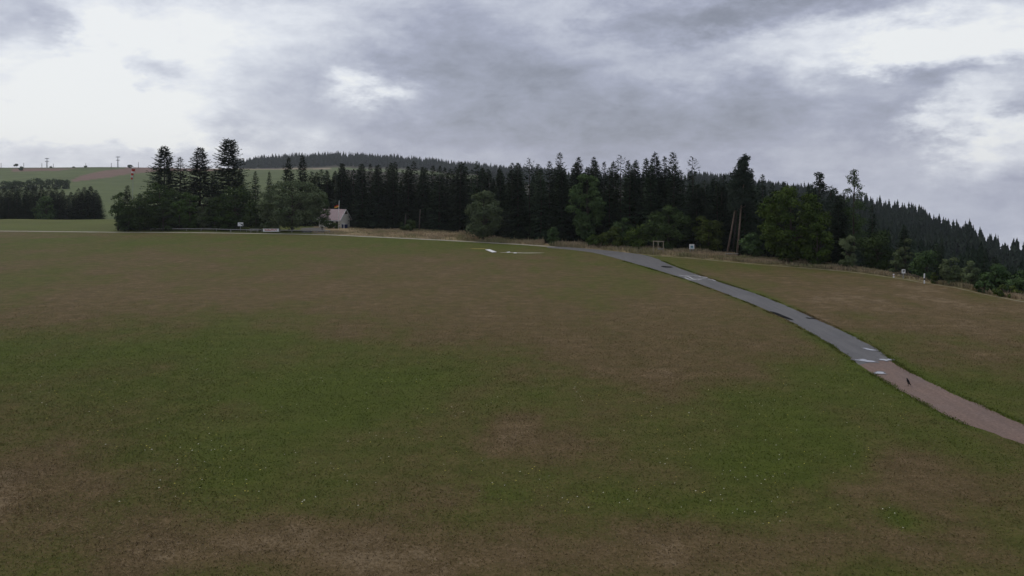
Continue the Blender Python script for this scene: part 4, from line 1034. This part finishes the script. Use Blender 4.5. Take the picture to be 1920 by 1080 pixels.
# wooden frame at the grass edge
def frame():
    d = 121.5; x = (1234.5 - 960) / FPX * d; t = thing('wooden_frame', 'open wooden post frame standing in the dry grass', 'frame', (x, d, 0), .25)
    for q, h in ((-.8, 1.95), (-.05, 1.9), (.8, 1.85)):
        mb = MB(); z0 = -.3 if q != -.05 else .86; mb.box(q - .045, q + .045, -.045, .045, z0, h); mb.obj('post', M['wood'], t)
    mb = MB(); mb.add([(-.92, -.075, 1.95), (.92, -.075, 1.85), (.92, .075, 1.85), (-.92, .075, 1.95), (-.92, -.075, 2.07), (.92, -.075, 1.97), (.92, .075, 1.97), (-.92, .075, 2.07)], [(0, 3, 2, 1), (4, 5, 6, 7), (0, 1, 5, 4), (1, 2, 6, 5), (2, 3, 7, 6), (3, 0, 4, 7)]); mb.obj('beam', M['wood'], t)
    mb = MB(); mb.box(-.10, .74, -.055, .055, .74, .855); mb.obj('crossbar', M['greywood'], t)
frame()
board_sign(1297, 474, .76, .74, .75, 'white board with blue-green map at the forest edge', posts=(-.2, .2), d=122, mark=[(-.2, .22, .2, .52, 'green_print'), (-.28, .28, .08, .13, 'green_print')])
def log_bench(px, d, lb):
    x = (px - 960) / FPX * d; t = thing('log_bench', lb, 'bench', (x, d, H(x, d)), -.05)
    mb = MB(); mb.box(-.95, .95, -.16, .16, .36, .43); mb.obj('seat', M['greywood'], t)
    for q in (-.7, .7): mb = MB(); mb.tube([(q, 0, -.1), (q, 0, .36)], [.12, .12], 8); mb.obj('leg', M['wood'], t)
log_bench(1372, 118.5, 'pale low log bench at the foot of the leaning pines')
board_sign(1694, 527, .42, .46, .62, 'white parking sign with black mark beside the forest edge', posts=(0,), d=93, mark=[(-.10, -.04, .12, .38, 'black'), (-.037, .12, .32, .38, 'black'), (-.037, .12, .2, .25, 'black'), (.06, .12, .253, .317, 'black')])
def striped_post(px, basey, topy, lb, bands, r=.055):
    x, d = flat(px, basey); h = ztop(topy, d); t = thing('marker_post', lb, 'post', (x, d, 0)); z = -.1
    for i, (f, mt) in enumerate(bands):
        z1 = h * f; mb = MB(); mb.tube([(0, 0, max(z, -.1)), (.02, 0, z1)], [r, r * .97], 8); mb.obj('band', M[mt], t); z = z1 + .001
striped_post(1733, 531, 513, 'white post with black band at the edge of the slope', [(.10, 'white'), (.34, 'white'), (.52, 'black'), (1, 'white')], .075)
striped_post(1675.5, 520, 513.5, 'short white and red marker post left of the parking sign', [(.45, 'white'), (.62, 'red'), (1, 'white')], .09)

# white marker panels lying on the field
def ground_panel(c, lb, h=.08, mat='white', nm='ground_marker'):
    P = [flat(*p) for p in c]; cx = sum(p[0] for p in P) / 4; cy_ = sum(p[1] for p in P) / 4
    t = thing(nm, lb, 'marker', (cx, cy_, .03)); Q = [(p[0] - cx, p[1] - cy_) for p in P]
    V = [(q[0], q[1], h) for q in Q] + [(q[0], q[1], h - .05) for q in Q]
    obj('panel', mk_mesh('panel', V, [(0, 1, 2, 3), (7, 6, 5, 4), (0, 4, 5, 1), (1, 5, 6, 2), (2, 6, 7, 3), (3, 7, 4, 0)], M[mat]), t)
    for q in Q: mb = MB(); mb.box(q[0] * .85 - .04, q[0] * .85 + .04, q[1] * .85 - .04, q[1] * .85 + .04, -.06, h - .052); mb.obj('foot', M['wood'], t)
ground_panel([(923, 474.2), (931, 473.4), (918, 468.6), (910, 469)], 'long white marker panel lying on the far field')
ground_panel([(951, 474.2), (957, 473.6), (955, 472.9), (950, 473.4)], 'small white marker slab right of the long panel, nearer one', .05)
ground_panel([(964, 475.3), (969, 475.1), (968, 474.3), (963, 474.5)], 'small pale marker slab, farthest right of the three white markers', .05)
blot('dry_strip_path', M['yellow_grass'], 898, 466.4, 14, .5, .01, 7, 0, .3, 'yellow dry strip left of the white panel')
blot('bare_strip_path', M['dirt'], 980, 474, 34, .8, .006, 9, -.6, .5, 'pale bare strip right of the white panel')

# ------------------------------------------------------------------ the crow on the gravel
def crow():
    x, d = flat(1702, 724.5); mb = MB()
    P = [(.215, 0, .035), (.17, 0, .075), (.115, 0, .14), (.07, 0, .20), (.035, 0, .255), (.005, 0, .31), (-.012, 0, .35), (-.022, 0, .382), (-.034, 0, .408), (-.052, 0, .422), (-.072, 0, .424), (-.10, 0, .419), (-.122, 0, .412)]
    R = [.022, .027, .036, .056, .068, .066, .052, .041, .037, .033, .018, .010, .002]
    mb.tube(P, R, 12)
    for sy in (-.03, .03):
        mb.tube([(.045, sy, .22), (.03, sy, .14), (.05, sy, .075), (.035, sy, .01)], [.032, .018, .008, .007], 6)
        for a in (-.5, 0, .5, 3.14): mb.tube([(.035, sy, .01), (.035 - .045 * math.cos(a), sy + .045 * math.sin(a), .004)], [.006, .003], 5)
    o = mb.obj('crow', M['crow'], None, True); o.location = (x, d, .022); o.rotation_euler[2] = .25
    tag(o, 'black crow standing upright on the reddish gravel path', 'crow')
crow()

# ------------------------------------------------------------------ grass
def field_colour(x, y, g):
    d = dryness(x, y) + g.normal(0, .13, len(x)) + (fbm(x * .6, y * .6, 61) - .5) * .8
    st = np.array([0, .25, .48, .66, .85, 1.0]); cs = 1.18 * np.array([(.068, .087, .013), (.078, .086, .018), (.094, .084, .026), (.108, .080, .034), (.126, .088, .042), (.170, .124, .070)])
    c = np.stack([np.interp(d, st, cs[:, i]) for i in range(3)], 1)
    return c * (g.uniform(.78, 1.24, len(x)) * (.72 + .56 * fbm(x * .8, y * .8, 67)))[:, None]
def short_grass():
    g = np.random.default_rng(12); N = 760000
    d = np.sqrt(g.uniform(21 ** 2, 82 ** 2, N))
    x = g.uniform(-.69, .69, N) * d; u = np.clip((82 - d) / 58, 0, 1); ok = ~on_path(x, d) & (g.random(N) < u * u * (3 - 2 * u))
    x, d = x[ok], d[ok]; N = len(x)
    nv = 26000; dv = g.uniform(30, 112, nv); l, r = path_edges(dv); ev = g.normal(-.02, .13, nv)
    xv = np.where(g.random(nv) < .5, l - ev, r + ev); keep = (np.abs(xv) < .70 * dv) & (g.random(nv) < np.clip(fbm(xv * .8, dv * .5, 88) * 3 - 1.0, 0, 1))
    vx, vd = xv[keep], dv[keep]; hv = g.uniform(.03, .11, len(vx)); x, d = np.concatenate([x, vx]), np.concatenate([d, vd]); N0 = N; N = len(x)
    a = g.uniform(0, 6.283, N); h = g.uniform(.018, .052, N) * (.7 + .8 * fbm(x * .5, d * .5, 41)); h[N0:] = hv; w = g.uniform(.008, .018, N) * (1 + d / 70)
    tx, ty = g.normal(0, .055, N), g.normal(0, .055, N)
    c, s = np.cos(a) * w, np.sin(a) * w
    V = np.stack([np.stack([x - c, d - s, np.full(N, -.005)], 1), np.stack([x + c, d + s, np.full(N, -.005)], 1), np.stack([x + tx, d + ty, h], 1)], 1).reshape(-1, 3)
    col = np.ones((N, 4)); col[:, :3] = field_colour(x, d, g)
    o = obj('grass', mk_mesh('grass', V, np.arange(3 * N).reshape(-1, 3), M['blade'], False, {'land': ('FLOAT_COLOR', np.repeat(col, 3, 0))}))
    tag(o, 'short mown green and brown grass blades on the field', 'grass', None, 'stuff')
short_grass()
def tall_grass():
    g = np.random.default_rng(15); N = 90000
    px = g.uniform(585, 1990, N); t, f = TRACK(px) + 1.1, FOREST(px) + 2.0
    f = np.where(px > 1380, np.minimum(f, t + 6.5), f)
    d = t + (f - t) * g.random(N); x = (px - 960) / FPX * d
    dens = fbm(x * .35, d * .35, 51); ok = g.random(N) < np.clip((dens - .28) * 3.2, .12, 1); ok &= ~((px < 652) & (d > 172)); ok &= ~on_path(x, d)
    x, d, px, dens = x[ok], d[ok], px[ok], dens[ok]; N = len(x); z = Hs(x, d)
    h = g.uniform(.25, .7, N) * (.45 + 1.1 * dens); h = np.where(px < 860, h * .55, h); h = np.where(px < 700, h * .6, h); h = np.where(px > 1330, h * .72, h); h = np.where(g.random(N) < .015, h * 1.7, h)
    a = g.uniform(0, 6.283, N); w = g.uniform(.02, .055, N); c, s = np.cos(a) * w, np.sin(a) * w; tx, ty = g.normal(0, .12, N), g.normal(0, .12, N)
    V = np.stack([np.stack([x - c * .5, d - s * .5, z - .02], 1), np.stack([x + c * .5, d + s * .5, z - .02], 1), np.stack([x + c + tx * .6, d + s + ty * .6, z + h * .7], 1),
                  np.stack([x + tx, d + ty, z + h], 1), np.stack([x - c + tx * .6, d - s + ty * .6, z + h * .7], 1)], 1).reshape(-1, 3)
    F = np.arange(5 * N).reshape(-1, 5)
    base = np.array([.40, .315, .20]); grn = np.array([.17, .19, .07]); k = np.clip(fbm(x * .2, d * .2, 71) * 2 - .75, 0, .75)[:, None]
    col = np.ones((N, 4)); col[:, :3] = (base * (1 - k) + grn * k) * g.uniform(.6, 1.35, N)[:, None]
    o = obj('tall_grass', mk_mesh('tall_grass', V, F, M['straw'], False, {'land': ('FLOAT_COLOR', np.repeat(col, 5, 0))}))
    tag(o, 'tall straw-coloured dry grass between the path and the forest', 'grass', None, 'stuff')
tall_grass()
def flowers():
    g = np.random.default_rng(18); N = 900
    py = g.uniform(640, 1000, N); px = g.uniform(-10, 1700, N); d = FPX * CAM_H / (py - HORIZON); x = (px - 960) / FPX * d
    ok = (dryness(x, d) < .42 + g.normal(0, .05, N)) & ~on_path(x, d); x, d = x[ok], d[ok]; N = len(x)
    r = g.uniform(.014, .03, N); V, F = [], []
    for i in range(N):
        o = len(V); V.append((x[i], d[i], .10))
        for k in range(6): q = k * 1.047; V.append((x[i] + math.cos(q) * r[i], d[i] + math.sin(q) * r[i], .085 + .01 * (k % 2)))
        F += [(o, o + k + 1, o + (k + 1) % 6 + 1) for k in range(6)]
    col = np.ones((N, 4)); col[:, :3] = np.where(g.random(N)[:, None] < .5, (.62, .60, .50), (.55, .48, .10))
    o = obj('clover_flowers', mk_mesh('clover_flowers', V, np.array(F), M['blade'], False, {'land': ('FLOAT_COLOR', np.repeat(col, 7, 0))}))
    tag(o, 'tiny white and yellow flower heads scattered in the green grass', 'flowers', None, 'stuff')
flowers()

# ------------------------------------------------------------------ haze
def haze():
    m = bpy.data.materials.new('haze'); m.use_nodes = True; nt = m.node_tree; nt.nodes.clear()
    v = nt.nodes.new('ShaderNodeVolumePrincipled'); v.inputs['Color'].default_value = (.86, .90, 1.0, 1); v.inputs['Density'].default_value = .00009
    v.inputs['Anisotropy'].default_value = .2
    o = nt.nodes.new('ShaderNodeOutputMaterial'); nt.links.new(v.outputs[0], o.inputs['Volume'])
    mb = MB(); mb.box(-2200, 2200, -2200, 2200, -400, 78); ob = mb.obj('haze', m)
    tag(ob, 'thin pale haze over the hills', None, None, 'stuff')
haze()
